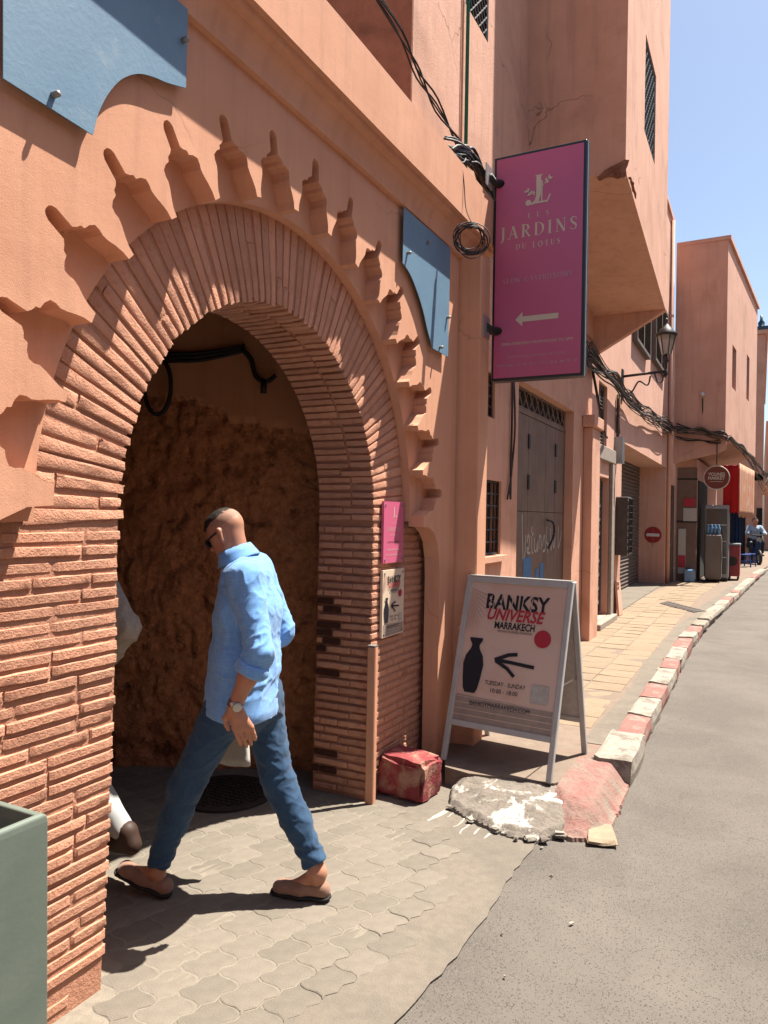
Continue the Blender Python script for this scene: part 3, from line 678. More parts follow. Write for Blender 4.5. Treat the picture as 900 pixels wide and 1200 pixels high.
for r_ in range(nrow):
    z = .03+r_*PITCH; zc = z+BH/2; rowx = rgB.uniform(-.003, .0035); rowz = rgB.uniform(-.0025, .0025)
    # left pier, from the opening edge outwards
    edge = 1.795+.033*(z/1.6)+rgB.uniform(-.009, .006); y = edge; first = True
    while y > .95:
        L = rgB.choice((.11, .15, .26)) if first else rgB.choice((.22, .26, .3)); first = False
        if not (z < .1 and rgB.random() < .35):
            D = .09; place(bmesh_for(L-.0022, D, rgB.randrange(4)), Matrix.Translation((XF-D/2+rowx+rgB.uniform(-.001, .001), y-L/2, zc+rowz+rgB.uniform(-.001, .001))) @ Matrix.Rotation(rgB.uniform(-.006, .006), 4, 'X') @ Matrix.Rotation(rgB.uniform(-.006, .006), 4, 'Z'), far=(y < 1.15))
        y -= L
    # right pier
    y = 3.632+.02*(z/1.6)+rgB.uniform(-.004, .006); first = True; y0 = y
    while y < 4.28:
        L = (.12 if (r_ % 2) else .2) if first else rgB.choice((.18, .2, .24))
        D = .2 if (first and not r_ % 2) else .13 if first else .08
        if not (z < .25 and rgB.random() < .2 and not first):
            place(bmesh_for(L-.0025, D, rgB.randrange(4)), Matrix.Translation((XF-D/2+rgB.uniform(-.003, .002), y+L/2, zc+rgB.uniform(-.002, .002))) @ Matrix.Rotation(rgB.uniform(-.006, .006), 4, 'X'), far=(not first))
        if first:
            # reveal (intrados) bricks behind the corner brick, some swapped for flush clay plates coloured as shaded holes
            xx = XF-D
            while xx > XB+.03:
                L2 = min(rgB.choice((.12, .16, .22)), xx-XB-.004)
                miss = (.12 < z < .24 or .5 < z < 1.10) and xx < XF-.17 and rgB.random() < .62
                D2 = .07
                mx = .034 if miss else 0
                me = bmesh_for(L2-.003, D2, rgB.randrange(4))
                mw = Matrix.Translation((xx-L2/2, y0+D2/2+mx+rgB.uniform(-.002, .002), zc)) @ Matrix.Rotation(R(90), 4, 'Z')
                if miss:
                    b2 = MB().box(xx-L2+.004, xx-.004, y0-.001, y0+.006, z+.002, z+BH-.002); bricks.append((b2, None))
                else: place(me, mw)
                xx -= L2
        first = False; y += L
hol = 0
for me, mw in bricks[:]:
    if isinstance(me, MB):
        me.build('hole_shade_plate', clay_hole_shade, core); bricks.remove((me, mw))
camp = Vector((1.79, 0, 1.6))
def apparent(b):
    me, mw = b; c = mw @ (sum((v.co for v in me.vertices), Vector())/len(me.vertices)); return me.vertices and (c-camp).length
allb = sorted(bricks, key=apparent)
for me, mw in allb[:300]: link('brick', me, None, core, mw)
restm = MB()
for me, mw in allb[300:]+far_b: restm.add([mw @ v.co for v in me.vertices], [tuple(p.vertices) for p in me.polygons])
tag(restm.build('far_bricks', painted_brick, core), kind='stuff')
cg = empty('corner_guard', (-.11, 3.65, 0), 'upright terracotta painted corner strip on the right pier below the plaques', 'post')
bevel(MB().box(-.135, -.088, 3.606, 3.614, 0, .87).box(-.097, -.088, 3.6145, 3.648, 0, .87).build('angle_strip', stucco, cg), .003)
MB().box(-.135, -.088, 3.604, 3.648, .871, .88).build('cap', bolt_m, cg)

# ---- passage behind the arch
ps = empty('passage', (-2, 2.8, 0), 'dim covered passage behind the arch with a rough earth wall', 'passage')
A0, A1 = Vector((-.42, 4.012)), Vector((-5.2, 1.644)); dirw = (A1-A0).normalized(); nrm = Vector((dirw.y, -dirw.x)); nrm = nrm if nrm.y < 0 else -nrm
L_ = (A1-A0).length; ns, nzz = 190, 130; ev = []; fe = []; fp = []; hmap = {}
def sdist(i): return 2.2*i/150 if i < 150 else 2.2+(L_-2.2)*(i-150)/40
def bound(s): return 2.22+.10*noise.noise(Vector((s*2.2, 0, 0)))+.05*noise.noise(Vector((s*7, 3, 0)))+.03*noise.noise(Vector((s*24, 6, 0)))+.12*math.exp(-((s-1.25)/.25)**2)-.14*max(0., min(1., (.75-s)/.4))-.35*max(0, s-1.7)
for j in range(nzz+1):
    z = j/nzz*3.5
    for i in range(ns+1):
        s = sdist(i)
        if z > bound(s): d = .035+.006*noise.noise(Vector((s*3, z*3, 9)))
        else:
            q = Vector((s*6, z*6, 2)); d = -.012+.028*noise.noise(q)+.022*noise.noise(q*2.7)+.014*noise.noise(q*6)-.02*max(0, 1-6*abs(noise.noise(q*1.3+Vector((5, 0, 0)))))
            if z < 1.0: d += .02*noise.noise(Vector((s*2, z*2, 5)))
        p = A0+dirw*s+nrm*d; ev.append((p.x, p.y, z))
for j in range(nzz):
    for i in range(ns):
        a = j*(ns+1)+i; q = (a, a+1, a+ns+2, a+ns+1); s = sdist(i+.5)
        (fp if (j+.5)/nzz*3.5 > bound(s) else fe).append(q)
def sub(fs):
    used = sorted({i for f in fs for i in f}); mp = {u: k for k, u in enumerate(used)}; return [ev[u] for u in used], [tuple(mp[i] for i in f) for f in fs]
v, f = sub(fe); link('earth_wall', mesh(v, f, True), earth, ps)
v, f = sub(fp); link('plaster_band', mesh(v, f, True), plaster_dim, ps)
MB().box(-5.3, XB, 1.2, 1.3, 0, 3.5).build('left_wall', plaster_dim, ps)
MB().box(-5.9, XB, .9, 4.6, 3.36, 3.45).build('ceiling', plaster_dim, ps)
MB().box(-.9, XB-.001, 4.02, 4.6, 0, 3.4).build('corner_wall', plaster_dim, ps)
MB().box(-5.4, -5.3, 1.2, 4.4, 0, 3.4).build('end_wall', plaster_dim, ps)
def wp(s, z, d=.06): p = A0+dirw*s+nrm*d; return Vector((p.x, p.y, z))
def s_of(x): return (x-A0.x)/dirw.x
cl = empty('cable_coil', wp(s_of(-1.53), 2.3), 'black cable coil hung from a cable run across the passage wall', 'cable')
cb = MB(); cc = wp(s_of(-1.535), 2.36, .09)
for k in range(6):
    ph = random.uniform(0, 6); rr = random.uniform(-.008, .008)
    pts = [cc+Vector((dirw.x, dirw.y, 0))*(.085+rr)*math.cos(a)+Vector((0, 0, 1))*(.175+rr)*math.sin(a)+Vector((nrm.x, nrm.y, 0))*.012*math.sin(2*a+ph) for a in np.linspace(0, 2*math.pi, 28, endpoint=False)]
    cb.tube(pts, .009, 6, True)
cb.build('coil', black_m, cl, True)
cb = MB()
for k in range(4):
    o = Vector((0, 0, .016*(k-1.5)))
    cb.tube(catmull([wp(s_of(-1.9), 2.50+.01*k, .08)+o, wp(s_of(-1.52), 2.54, .07)+o, wp(s_of(-1.3), 2.555+random.uniform(-.01, .01), .07)+o, wp(s_of(-1.065), 2.605, .07)+o*.6], 5), .011, 6)
cb.build('cable_run', black_m, cl, True)
cb = MB()
for k in range(2): cb.tube(catmull([wp(s_of(-1.08), 2.60, .08), wp(s_of(-1.03), 2.53+.012*k, .08), wp(s_of(-1.0), 2.43+.01*k, .08), wp(s_of(-.94), 2.40, .09), wp(s_of(-.89), 2.44, .09)], 5), .013, 6)
cb.tube([wp(s_of(-.955), 2.41, .09), wp(s_of(-.955), 2.33, .09)], .02, 8)
cb.build('cable_drop', black_m, cl, True)

# ---- blue metal panels
def panel(name_loc, pts, bolts, label, x=.03):
    o = empty('blue_panel', name_loc, label, 'panel')
    b = MB(); b.prism([(x, y, z) for y, z in pts], (-.004, 0, 0)); b.build('sheet', blue_sheet, o)
    for (y, z) in bolts:
        q = MB(); q.lathe([(.009, -.02), (.009, .018), (.005, .022)], (0, 0, 0), 10); q.build('bolt', bolt_m, o, True, Matrix.Translation((x+.004, y, z)) @ Matrix.Rotation(R(90), 4, 'Y'))
    return o
arcL = catmull([(1.535, 2.715, 0), (1.55, 2.775, 0), (1.585, 2.85, 0), (1.635, 2.92, 0), (1.70, 2.972, 0), (1.765, 2.997, 0), (1.83, 3.012, 0), (1.915, 3.04, 0)], 4)
panel((.02, 1.6, 3.0), [(1.225, 3.46), (1.242, 2.712)]+[(1.531, 2.70)]+[(p.x, p.y) for p in arcL]+[(1.919, 3.46)], [(1.392, 2.745), (1.895, 3.19), (1.30, 3.3)], 'pale blue metal panel with an arched cut-out, bolted up at the left of the arch')
arcR = catmull([(3.626, 2.98, 0), (3.72, 2.95, 0), (3.82, 2.88, 0), (3.91, 2.79, 0), (3.98, 2.69, 0), (4.056, 2.604, 0)], 4)
panel((.02, 4.0, 2.9), [(3.63, 3.285)]+[(p.x, p.y) for p in arcR]+[(4.30, 2.60), (4.31, 3.285)], [(3.68, 3.05), (3.95, 3.2), (4.27, 2.84), (4.16, 2.63)], 'narrow pale blue metal panel with a curved edge beside the pilaster, under the cornice')

# =================================================================== NEIGHBOUR WITH JETTIED BAY
XW = -.15
nb = empty('bay_house', (-.2, 7, 0), 'tall terracotta house with a jettied upper bay beside the archway', 'house')
wall_yz(-.45, XW, 4.75, 9.62, 0, 3.85, [(5.25, 5.97, 1.29, 1.90), (5.25, 5.76, 2.40, 2.76), (6.42, 8.60, -.01, 2.84)]).build('lower_wall', stucco_b, nb)
wall_yz(-.5, -.12, 4.02, 9.62, 3.855, 9.6, [(4.88, 5.36, 5.23, 6.1)]).build('upper_wall', stucco_b, nb)
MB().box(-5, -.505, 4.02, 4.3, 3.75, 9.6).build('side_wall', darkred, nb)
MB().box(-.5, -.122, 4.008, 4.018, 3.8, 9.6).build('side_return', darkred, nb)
MB().box(-5, -.46, 9.3, 9.62, 0, 9.6).build('party_wall', stucco_b, nb)
MB().box(-5, -.5, 4.02, 9.62, 9.45, 9.6).build('roof', stucco_b, nb)
# bay: side profile with slanting soffit
by0, by1, bx, bz1, bz2, bt = 6.5, 9.55, .725, 4.57, 4.16, 9.3
bay = MB(); wy0, wy1, wz0, wz1 = 7.55, 8.34, 5.41, 6.36
fr = [(by0, bz1), (by1, bz2), (by1, bt), (by0, bt)]
# front face around the window
bay.add([(bx, *p) for p in [(by0, bz1), (by1, bz2), (by1, bt), (by0, bt), (wy0, wz0), (wy1, wz0), (wy1, wz1), (wy0, wz1)]], [(0, 1, 5, 4), (1, 2, 6, 5), (2, 3, 7, 6), (3, 0, 4, 7)])
bay.add([(bx, wy0, wz0), (bx, wy1, wz0), (bx, wy1, wz1), (bx, wy0, wz1), (bx-.14, wy0, wz0), (bx-.14, wy1, wz0), (bx-.14, wy1, wz1), (bx-.14, wy0, wz1)], [(0, 1, 5, 4), (1, 2, 6, 5), (2, 3, 7, 6), (3, 0, 4, 7)])
bay.add([(-.13, *p) for p in fr]+[(bx, *p) for p in fr], [(0, 4, 7, 3), (0, 1, 5, 4), (1, 2, 6, 5), (2, 3, 7, 6)])
bayo = bay.build('bay', stucco_b, nb)
MB().prism([(bx-.002, 9.52, bz2-.005), (-.14, 9.52, bz2-.005), (-.14, 9.52, 3.66)], (0, .1, 0)).build('corbel', stucco_b, nb)
def rough_patch(pts, off, mat, seed, parent):
    P = [Vector(p) for p in pts]; c = sum(P, Vector())/len(P); rgp = random.Random(seed); b = MB(); q = catmull(pts, 3, True); o = Vector(off); m = len(q)
    q = [p+Vector((rgp.uniform(-1, 1), rgp.uniform(-1, 1), rgp.uniform(-1, 1)))*.012 for p in q]
    for s, k in ((1., 0.), (.97, .6), (.6, .9+.3*rgp.random()), (.3, .7)):
        for p in q: b.v.append(tuple(c+(p-c)*s+o*(k*rgp.uniform(.6, 1.2))))
    for k in range(3): b.f += [(k*m+i, k*m+(i+1) % m, (k+1)*m+(i+1) % m, (k+1)*m+i) for i in range(m)]
    b.v.append(tuple(c+o*.8)); b.f += [(3*m+i, 3*m+(i+1) % m, len(b.v)-1) for i in range(m)]
    return b.build('broken_patch', mat, parent)
rough_patch([(.73, 6.49, 4.66), (.55, 6.49, 4.60), (.50, 6.49, 4.52), (.62, 6.49, 4.52), (.72, 6.49, 4.50), (.735, 6.49, 4.57)], (0, -.02, 0), darkred, 3, nb)
rough_patch([(.735, 6.62, 4.56), (.735, 6.8, 4.56), (.735, 6.95, 4.50), (.735, 6.75, 4.53), (.735, 6.6, 4.545)], (.02, 0, 0), darkred, 4, nb)
# bay window with lattice grille
def grille(name, parent, x, y0, y1, z0, z1, ny, nz, r=.008, mat=None, diag=False, plane='x'):
    g_ = MB()
    def P(a, z): return (x, a, z) if plane == 'x' else (a, x, z)
    if diag:
        w_, h_ = y1-y0, z1-z0; step = w_/ny
        for k in range(-int(h_/step)-1, ny+1):
            for sg in (1, -1):
                a = y0+k*step if sg > 0 else y1-k*step; b_ = a+sg*h_; t0, t1 = 0., 1.
                lo, hi = (a, b_)
                pts = []
                for t in np.linspace(0, 1, 30):
                    yy = a+(b_-a)*t
                    if y0 <= yy <= y1: pts.append(P(yy, z0+h_*t))
                if len(pts) > 1: g_.tube([pts[0], pts[-1]], r, 5)
    else:
        for i in range(ny+1): g_.tube([P(y0+(y1-y0)*i/ny, z0), P(y0+(y1-y0)*i/ny, z1)], r, 5)
        for k in range(nz+1): g_.tube([P(y0, z0+(z1-z0)*k/nz), P(y1, z0+(z1-z0)*k/nz)], r, 5)
    for a, b_ in ((P(y0, z0), P(y1, z0)), (P(y1, z0), P(y1, z1)), (P(y1, z1), P(y0, z1)), (P(y0, z1), P(y0, z0))): g_.tube([a, b_], r*1.5, 5)
    return g_.build(name, mat or iron, parent)
def window(parent, y0, y1, z0, z1, x, glass=glass_d, bars=None, diag=False, gx=None):
    f_ = MB(); t = .04
    f_.box(x-.02, x+.02, y0, y1, z0, z0+t).box(x-.02, x+.02, y0, y1, z1-t, z1).box(x-.02, x+.02, y0, y0+t, z0+t, z1-t).box(x-.02, x+.02, y1-t, y1, z0+t, z1-t)
    fo = f_.build('window', louvre_m, parent)
    MB().box(x-.012, x-.006, y0+t, y1-t, z0+t, z1-t).build('pane', glass, fo)
    if bars: grille('grille', fo, gx if gx else x+.05, y0+.01, y1-.01, z0+.01, z1-.01, *bars, diag=diag)
    return fo
window(nb, wy0, wy1, wz0, wz1, bx-.12, bars=(7, 9), diag=True, gx=bx-.02)
window(nb, 5.25, 5.97, 1.29, 1.90, XW-.13, bars=(7, 6), gx=XW-.03)
window(nb, 5.25, 5.76, 2.40, 2.76, XW-.13, bars=(5, 4), gx=XW-.03)
window(nb, 4.88, 5.36, 5.23, 6.1, -.25, bars=(5, 9), gx=-.13, diag=True)
MB().box(XW, XW+.05, 5.2, 6.02, 1.24, 1.286).build('sill', stucco_b, nb)
# steel double door with transom
dr = MB().box(-.27, -.245, 6.42, 8.60, 2.60, 2.64).box(-.27, -.245, 6.42, 6.45, .12, 2.84).box(-.27, -.245, 8.57, 8.60, .12, 2.84).build('door_frame', steel_door, nb)
for k, (a, c) in enumerate(((6.455, 7.10), (7.11, 7.75), (7.76, 8.16), (8.17, 8.565))):
    d = MB().box(-.275, -.25, a, c, .13, 1.66).box(-.275, -.25, a, c, 1.664, 2.595).build('door_leaf', steel_door, nb); bevel(d, .004)
    for z in (.75, 1.95, 2.35):
        if k in (1, 3): MB().box(-.248, -.235, a-.03, a+.03, z-.07, z+.07).build('hinge', iron, d)
    if k == 2:
        MB().tube(catmull([(-.235, a+.04, 1.58), (-.19, a+.13, 1.55), (-.19, a+.16, 1.42), (-.22, a+.06, 1.28)], 5), .012, 6).build('handle', iron, d, True)
        MB().tube(catmull([(-.235, a+.02, .62), (-.19, a+.10, .62), (-.19, a+.12, .55), (-.23, a+.05, .46)], 5), .012, 6).build('handle', iron, d, True)
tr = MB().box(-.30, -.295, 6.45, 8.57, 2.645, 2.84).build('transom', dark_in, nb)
grille('grille', tr, -.25, 6.46, 8.56, 2.65, 2.83, 10, 1, .007, steel_door, diag=True)
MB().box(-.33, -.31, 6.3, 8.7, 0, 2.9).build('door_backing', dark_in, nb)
# graffiti and blue paint blocks on the door
fd = lambda y, z, o=0: Vector((-.2475+o, y, z))
gf = MB()
for pts in ([(6.52, 1.22), (6.55, 1.0), (6.60, .85), (6.66, .92), (6.68, 1.05)], [(6.72, .98), (6.8, .93), (6.83, 1.02), (6.76, 1.04), (6.74, .92), (6.88, .9)], [(6.92, 1.12), (6.94, .92), (7.0, .9)], [(6.88, 1.04), (7.0, 1.06)], [(7.04, 1.02), (7.06, .92), (7.15, .92), (7.17, 1.02), (7.2, .9)], [(7.26, .92), (7.26, 1.03), (7.34, 1.02), (7.36, .92)], [(7.42, .95), (7.5, 1.04), (7.55, .92), (7.44, .9)], [(7.62, 1.12), (7.6, .98), (7.68, .96), (7.66, .88)], [(7.8, 1.1), (7.84, .9), (7.92, 1.0), (7.98, .92), (8.05, 1.02)], [(8.2, 1.12), (8.22, .92), (8.32, .98), (8.4, 1.08)]):
    ribbon([(p.x, p.y) for p in catmull([(6.9+(a-6.5)*.85, (c-.9)*1.2+1.25, 0) for a, c in pts], 5)], .026, fd, gf)
gf.build('graffiti', white_t, nb)
for (a, c, z0, z1) in ((6.98, 7.26, .80, 1.21), (7.42, 7.56, .80, 1.08), (7.60, 7.74, .80, 1.13)):
    MB().add([fd(a, z0, .001), fd(c, z0, .001), fd(c, z1, .001), fd(a, z1, .001)], ((0, 1, 2, 3),)).build('blue_paint_block', blue_pt, nb)
# jamb pillar
pz = MB().box(XW+.002, -.04, 9.14, 9.62, 0, 2.72).box(XW+.003, .0, 9.06, 9.64, 2.721, 2.86).build('jamb_pillar', stucco_b, nb); bevel(pz, .01, 2)
# green pipe + thin conduit
gp_ = empty('drain_pipe', (-.09, 4.86, 3.8), 'thin green pipe running up the upper wall above the cornice', 'pipe')
MB().tube([(-.095, 4.865, 3.8), (-.095, 4.865, 9.2)], .013, 8).build('pipe', green_pipe, gp_, True)
MB().tube([(-.11, 4.81, 3.8), (-.11, 4.81, 9.2)], .006, 6).build('conduit', stucco_c, gp_, True)

# =================================================================== GARAGE BUILDING
XG = -.2
gbd = empty('garage_house', (-.3, 14, 0), 'long terracotta house with a roller shutter, iron door and louvred windows', 'house')
gh = [(10.22, 11.18, .2, 2.2), (10.3, 10.92, 2.47, 3.5), (12.25, 18.4, -.01, 2.84), (13.1, 14.8, 4.65, 5.9), (15.55, 17.6, 4.8, 6.2)]
wall_yz(-.9, XG, 9.63, 18.95, 0, 8.75, gh).build('front_wall', stucco_c, gbd)
MB().box(-5, -.91, 9.63, 9.9, 0, 8.75).build('side_wall', stucco_c, gbd)
MB().box(-5, XG+.05, 9.63, 18.95, 8.755, 8.85).build('roof', stucco_c, gbd)
shp = MB(); n = 34; vv = []
for k in range(n*2+1):
    z = .13+(2.84-.13)*k/(2*n); x = -.80+(.03 if k % 2 else 0)
    vv += [(x, 12.2, z), (x, 18.45, z)]
shp.add(vv, [(2*k, 2*k+1, 2*k+3, 2*k+2) for k in range(2*n)]); so = shp.build('roller_shutter', shutter_m, gbd)
MB().box(-.9, XG, 12.251, 18.399, .0, .125).build('threshold_slab', concrete, gbd)
# louvres
def louvre(parent, y0, y1, z0, z1, x, n=16, proj=.0):
    fo = MB().box(x-.03, x+.02+proj, y0, y0+.06, z0, z1).box(x-.03, x+.02+proj, y1-.06, y1, z0, z1).box(x-.03, x+.02+proj, y0+.06, y1-.06, z1-.06, z1).box(x-.03, x+.02+proj, y0+.06, y1-.06, z0, z0+.06).box(x-.03, x+.015+proj, (y0+y1)/2-.04, (y0+y1)/2+.04, z0+.06, z1-.06).build('louvred_window', louvre_m, parent)
    sl = MB()
    for k in range(n):
        z = z0+.08+(z1-z0-.16)*(k+.5)/n; h = (z1-z0)/n*.42
        sl.add([(x-.02, y0+.06, z+h), (x-.02, y1-.06, z+h), (x+.015+proj, y1-.06, z-h), (x+.015+proj, y0+.06, z-h)], ((0, 1, 2, 3),))
    sl.build('slats', louvre_m, fo); MB().box(x-.06, x-.05, y0, y1, z0, z1).build('backing', dark_in, fo); return fo
louvre(gbd, 13.1, 14.8, 4.65, 5.9, XG-.05, 20, .12); louvre(gbd, 15.55, 17.6, 4.8, 6.2, XG-.05, 22, .12); louvre(gbd, 10.3, 10.92, 2.47, 3.5, XG-.06, 18)
# ornate iron door in stone frame
sf = MB().box(XG, XG+.05, 10.02, 10.22, .11, 2.42).box(XG, XG+.05, 11.18, 11.4, .11, 2.42).box(XG, XG+.055, 10.0, 11.42, 2.42, 2.62).box(XG, XG+.12, 10.05, 11.36, .11, .2).build('stone_surround', stone_fr, gbd); bevel(sf, .01)
idr = MB().box(-.34, -.32, 10.22, 11.18, .2, 2.2).build('iron_door', iron, gbd)
dg_ = MB()
for k in range(9):
    zc = .45+k*.2
    for yc in (10.45, 10.7, 10.95): dg_.tube([(-.30, yc+.085*math.cos(a), zc+.085*math.sin(a)) for a in np.linspace(0, 2*math.pi, 12, endpoint=False)], .012, 5, True)
for yc in (10.25, 10.58, 10.83, 11.15): dg_.tube([(-.30, yc, .25), (-.30, yc, 2.15)], .013, 5)
dg_.build('scrollwork', louvre_m, idr)
# meter box and conduit
mb_ = empty('meter_box', (-.1, 12.0, 1.1), 'brown wall mounted electricity meter box beside the roller shutter', 'meter box')
bevel(MB().box(XG, -.02, 11.75, 12.1, 1.05, 1.95).build('case', box_m, mb_), .01)
grille('cage', mb_, .0, 11.78, 12.08, 1.08, 1.92, 4, 8, .006, iron)
cd = empty('conduit', (-.18, 11.5, 2.2), 'small grey junction box with a conduit above the iron door', 'junction box')
MB().box(XG, -.08, 11.55, 11.75, 2.45, 2.85).build('junction_box', fridge_m, cd); MB().tube([(-.17, 11.65, 2.85), (-.17, 11.65, 3.5)], .025, 6).build('pipe', box_m, cd)
lp_ = MB().prism([(XG+.06, 11.72, .12), (XG+.06, 12.05, .12), (XG+.01, 12.05, .62), (XG+.01, 11.72, .62)], (.03, 0, .005)).build('leaning_board', stucco_c)
tag(lp_, 'small terracotta board leaning on the wall under the meter box', 'board')
dp = empty('downpipe', (-.16, 18.6, 0), 'terracotta painted downpipe on the corner left of the shop', 'pipe')
MB().tube([(-.15, 18.62, .12), (-.15, 18.62, 8.7)], .045, 8).build('pipe', stucco_c, dp, True)
for z in (1, 2.6, 4.4, 6.4): MB().tube([(-.15, 18.62, z), (-.15, 18.62, z+.06)], .054, 8).build('bracket', stucco_c, dp)
# no entry sign on the reveal
ne = empty('no_entry_sign', (-.46, 18.39, 1.25), 'round red no entry sign with a white bar by the roller shutter', 'road sign')
def disc(c, r, ax, t=.006, n=28):
    b_ = MB(); pts = [(c[0]+r*math.cos(a), c[1], c[2]+r*math.sin(a)) for a in np.linspace(0, 2*math.pi, n, endpoint=False)]; b_.prism(pts, (0, t, 0)); return b_
disc((-.46, 18.38, 1.25), .19, 1).build('disc', noentry_r, ne)
MB().box(-.46-.145, -.46+.145, 18.376, 18.3795, 1.215, 1.285).build('bar', white_m, ne)
MB().tube([(-.46, 18.39, 1.0), (-.46, 18.39, 1.4)], .012, 6).build('fixing', bolt_m, ne)

# =================================================================== CORNER HOUSE WITH SHOP
ch = empty('corner_house', (.4, 22, 0), 'terracotta corner house overhanging the corner shop, with slit windows', 'house')
cA, cB, cC, cD = (-.1, 19.0), (1.03, 19.0), (1.62, 25.6), (-.1, 25.6)
SL = (1.62-1.03)/6.6
def fx(y): return 1.03+(y-19.0)*SL
slits = [(20.0, 20.75, 4.9, 5.95), (23.0, 23.65, 5.05, 6.3)]
def slant_front():
    b_ = MB(); ys = sorted({19.0, 25.6, *[s_[0] for s_ in slits], *[s_[1] for s_ in slits]}); zs = sorted({3.6, 8.2, *[s_[2] for s_ in slits], *[s_[3] for s_ in slits]})
    for i in range(len(ys)-1):
        for k in range(len(zs)-1):
            if any(s_[0] <= ys[i] < s_[1] and s_[2] <= zs[k] < s_[3] for s_ in slits): continue
            b_.add([(fx(ys[i]), ys[i], zs[k]), (fx(ys[i+1]), ys[i+1], zs[k]), (fx(ys[i+1]), ys[i+1], zs[k+1]), (fx(ys[i]), ys[i], zs[k+1])], ((0, 1, 2, 3),))
    for (a, c, d, e) in slits:
        q = [(a, d), (c, d), (c, e), (a, e)]
        for i in range(4):
            p, r = q[i], q[(i+1) % 4]; b_.add([(fx(p[0]), *p), (fx(p[0])-.2, *p), (fx(r[0])-.2, *r), (fx(r[0]), *r)], ((0, 1, 2, 3),))
    # side, back, top, slanted underside
    b_.add([(*cA, 3.1), (*cB, 3.6), (*cB, 8.2), (*cA, 8.2)], ((0, 1, 2, 3),)); b_.add([(*cC, 3.6), (*cD, 3.1), (*cD, 8.2), (*cC, 8.2)], ((0, 1, 2, 3),))
    b_.add([(*cA, 8.2), (*cB, 8.2), (*cC, 8.2), (*cD, 8.2)], ((0, 1, 2, 3),)); b_.add([(*cA, 3.1), (*cB, 3.6), (*cC, 3.6), (*cD, 3.1)], ((0, 3, 2, 1),))
    return b_.build('upper_storey', stucco_d, ch)
up_ = slant_front()
for (a, c, d, e) in slits: MB().add([(fx(a)-.15, a, d), (fx(c)-.15, c, d), (fx(c)-.15, c, e), (fx(a)-.15, a, e)], ((0, 1, 2, 3),)).build('pane', dark_in, up_)
MB().prism([(*cA, 8.2), (1.09, 18.96, 8.2), (1.68, 25.64, 8.2), (*cD, 8.2)], (0, 0, .09)).build('coping', stucco_d, ch)
MB().prism([(-.1, 19.02, 3.35), (1.05, 19.02, 3.52), (1.05, 19.02, 3.3), (.9, 19.02, 3.22), (-.1, 19.02, 2.98)], (0, .25, 0)).build('beam', stucco_d, ch)
MB().prism([(-.1, 19.55, 0), (.40, 19.55, 0), (.55, 25.5, 0), (-.1, 25.5, 0)], (0, 0, 3.1)).build('ground_floor', stucco_d, ch)
MB().box(-.05, .40, 19.53, 19.548, .12, 2.9).build('panelled_front', wood_m, ch)
MB().box(-.05, .41, 19.515, 19.53, 1.55, 1.6).build('shelf_rail', iron, ch); MB().box(-.05, .41, 19.515, 19.53, 2.6, 2.64).build('shelf_rail', iron, ch)
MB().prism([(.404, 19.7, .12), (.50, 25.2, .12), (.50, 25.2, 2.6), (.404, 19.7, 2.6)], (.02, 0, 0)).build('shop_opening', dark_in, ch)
MB().box(-.19, -.11, 18.99, 19.5, .12, 2.45).build('dark_door', shutter_m, ch)
po = MB()
for k, (x, z, w_, h_, mt) in enumerate(((.2, 2.05, .26, .2, redink), (.22, 1.75, .3, .32, paper), (.05, .85, .17, 1.1, paper), (.05, .6, .16, .3, redink))):
    tag(MB().box(x-w_/2+.03, x+w_/2+.03, 19.51-.004*k, 19.528-.004*k, z-h_/2, z+h_/2).build('poster', mt), ('small red poster high on the shop front panel', 'pale notice under the red poster on the shop panel', 'tall narrow pale poster low on the shop panel', 'red block of the tall low shop poster')[k], 'poster')
tag(bevel(MB().box(.16, .40, 19.2, 19.5, .121, .42).build('crate', bluebot), .02), 'small blue and white crate on the ground by the shop panel', 'crate')
# fridge
fg = empty('drinks_fridge', (.82, 20.2, .12), 'tall glass fronted drinks fridge at the shop', 'fridge')
bevel(MB().box(.55, 1.1, 20.05, 20.6, .2, 2.0).build('case', fridge_m, fg), .02)
MB().box(.59, 1.06, 20.03, 20.048, .3, 1.9).build('glass_door', glass_d, fg)
for x in (.62, 1.04): MB().box(x-.04, x+.04, 20.1, 20.5, .121, .2).build('foot', iron, fg)
for z in (.7, 1.1, 1.5): MB().box(.6, 1.05, 20.015, 20.03, z, z+.02).build('shelf_edge', alu, fg)
gc = empty('grey_cabinet', (.78, 19.7, .12), 'brown grey metal cabinet on castors in front of the fridge', 'cabinet')
bevel(MB().box(.60, .95, 19.5, 19.95, .2, 1.27).build('case', cab_m, gc), .015)
MB().box(.957, .965, 19.55, 19.9, .25, 1.2).build('door', cab_m, gc); MB().tube([(.975, 19.6, .6), (.975, 19.6, .9)], .01, 6).build('handle', alu, gc)
for x in (.65, .9):
    for y in (19.55, 19.9): MB().tube([(x-.02, y, .155), (x+.02, y, .155)], .034, 10).build('castor', iron, gc)
wb = empty('water_pack', (.78, 19.7, 1.27), 'blue pack of water bottles on top of the grey cabinet', 'bottles')
for i in range(4):
    for j in range(2): MB().lathe([(.038, 0), (.038, .17), (.015, .22), (.015, .25)], (.66+i*.078, 19.6+j*.085, 1.272), 8).build('bottle', bluebot, wb, True)
rc_ = empty('red_cooler', (1.22, 20.9, .12), 'red ice cream chest on castors beside the drinks fridge', 'cooler')
bevel(MB().box(1.06, 1.34, 20.6, 21.3, .22, 1.0).build('case', red_cab, rc_), .015); MB().box(1.05, 1.35, 20.59, 21.31, 1.002, 1.04).build('lid', fridge_m, rc_)
for x in (1.1, 1.3):
    for y in (20.66, 21.24): MB().tube([(x-.02, y, .165), (x+.02, y, .165)], .044, 10).build('castor', iron, rc_)
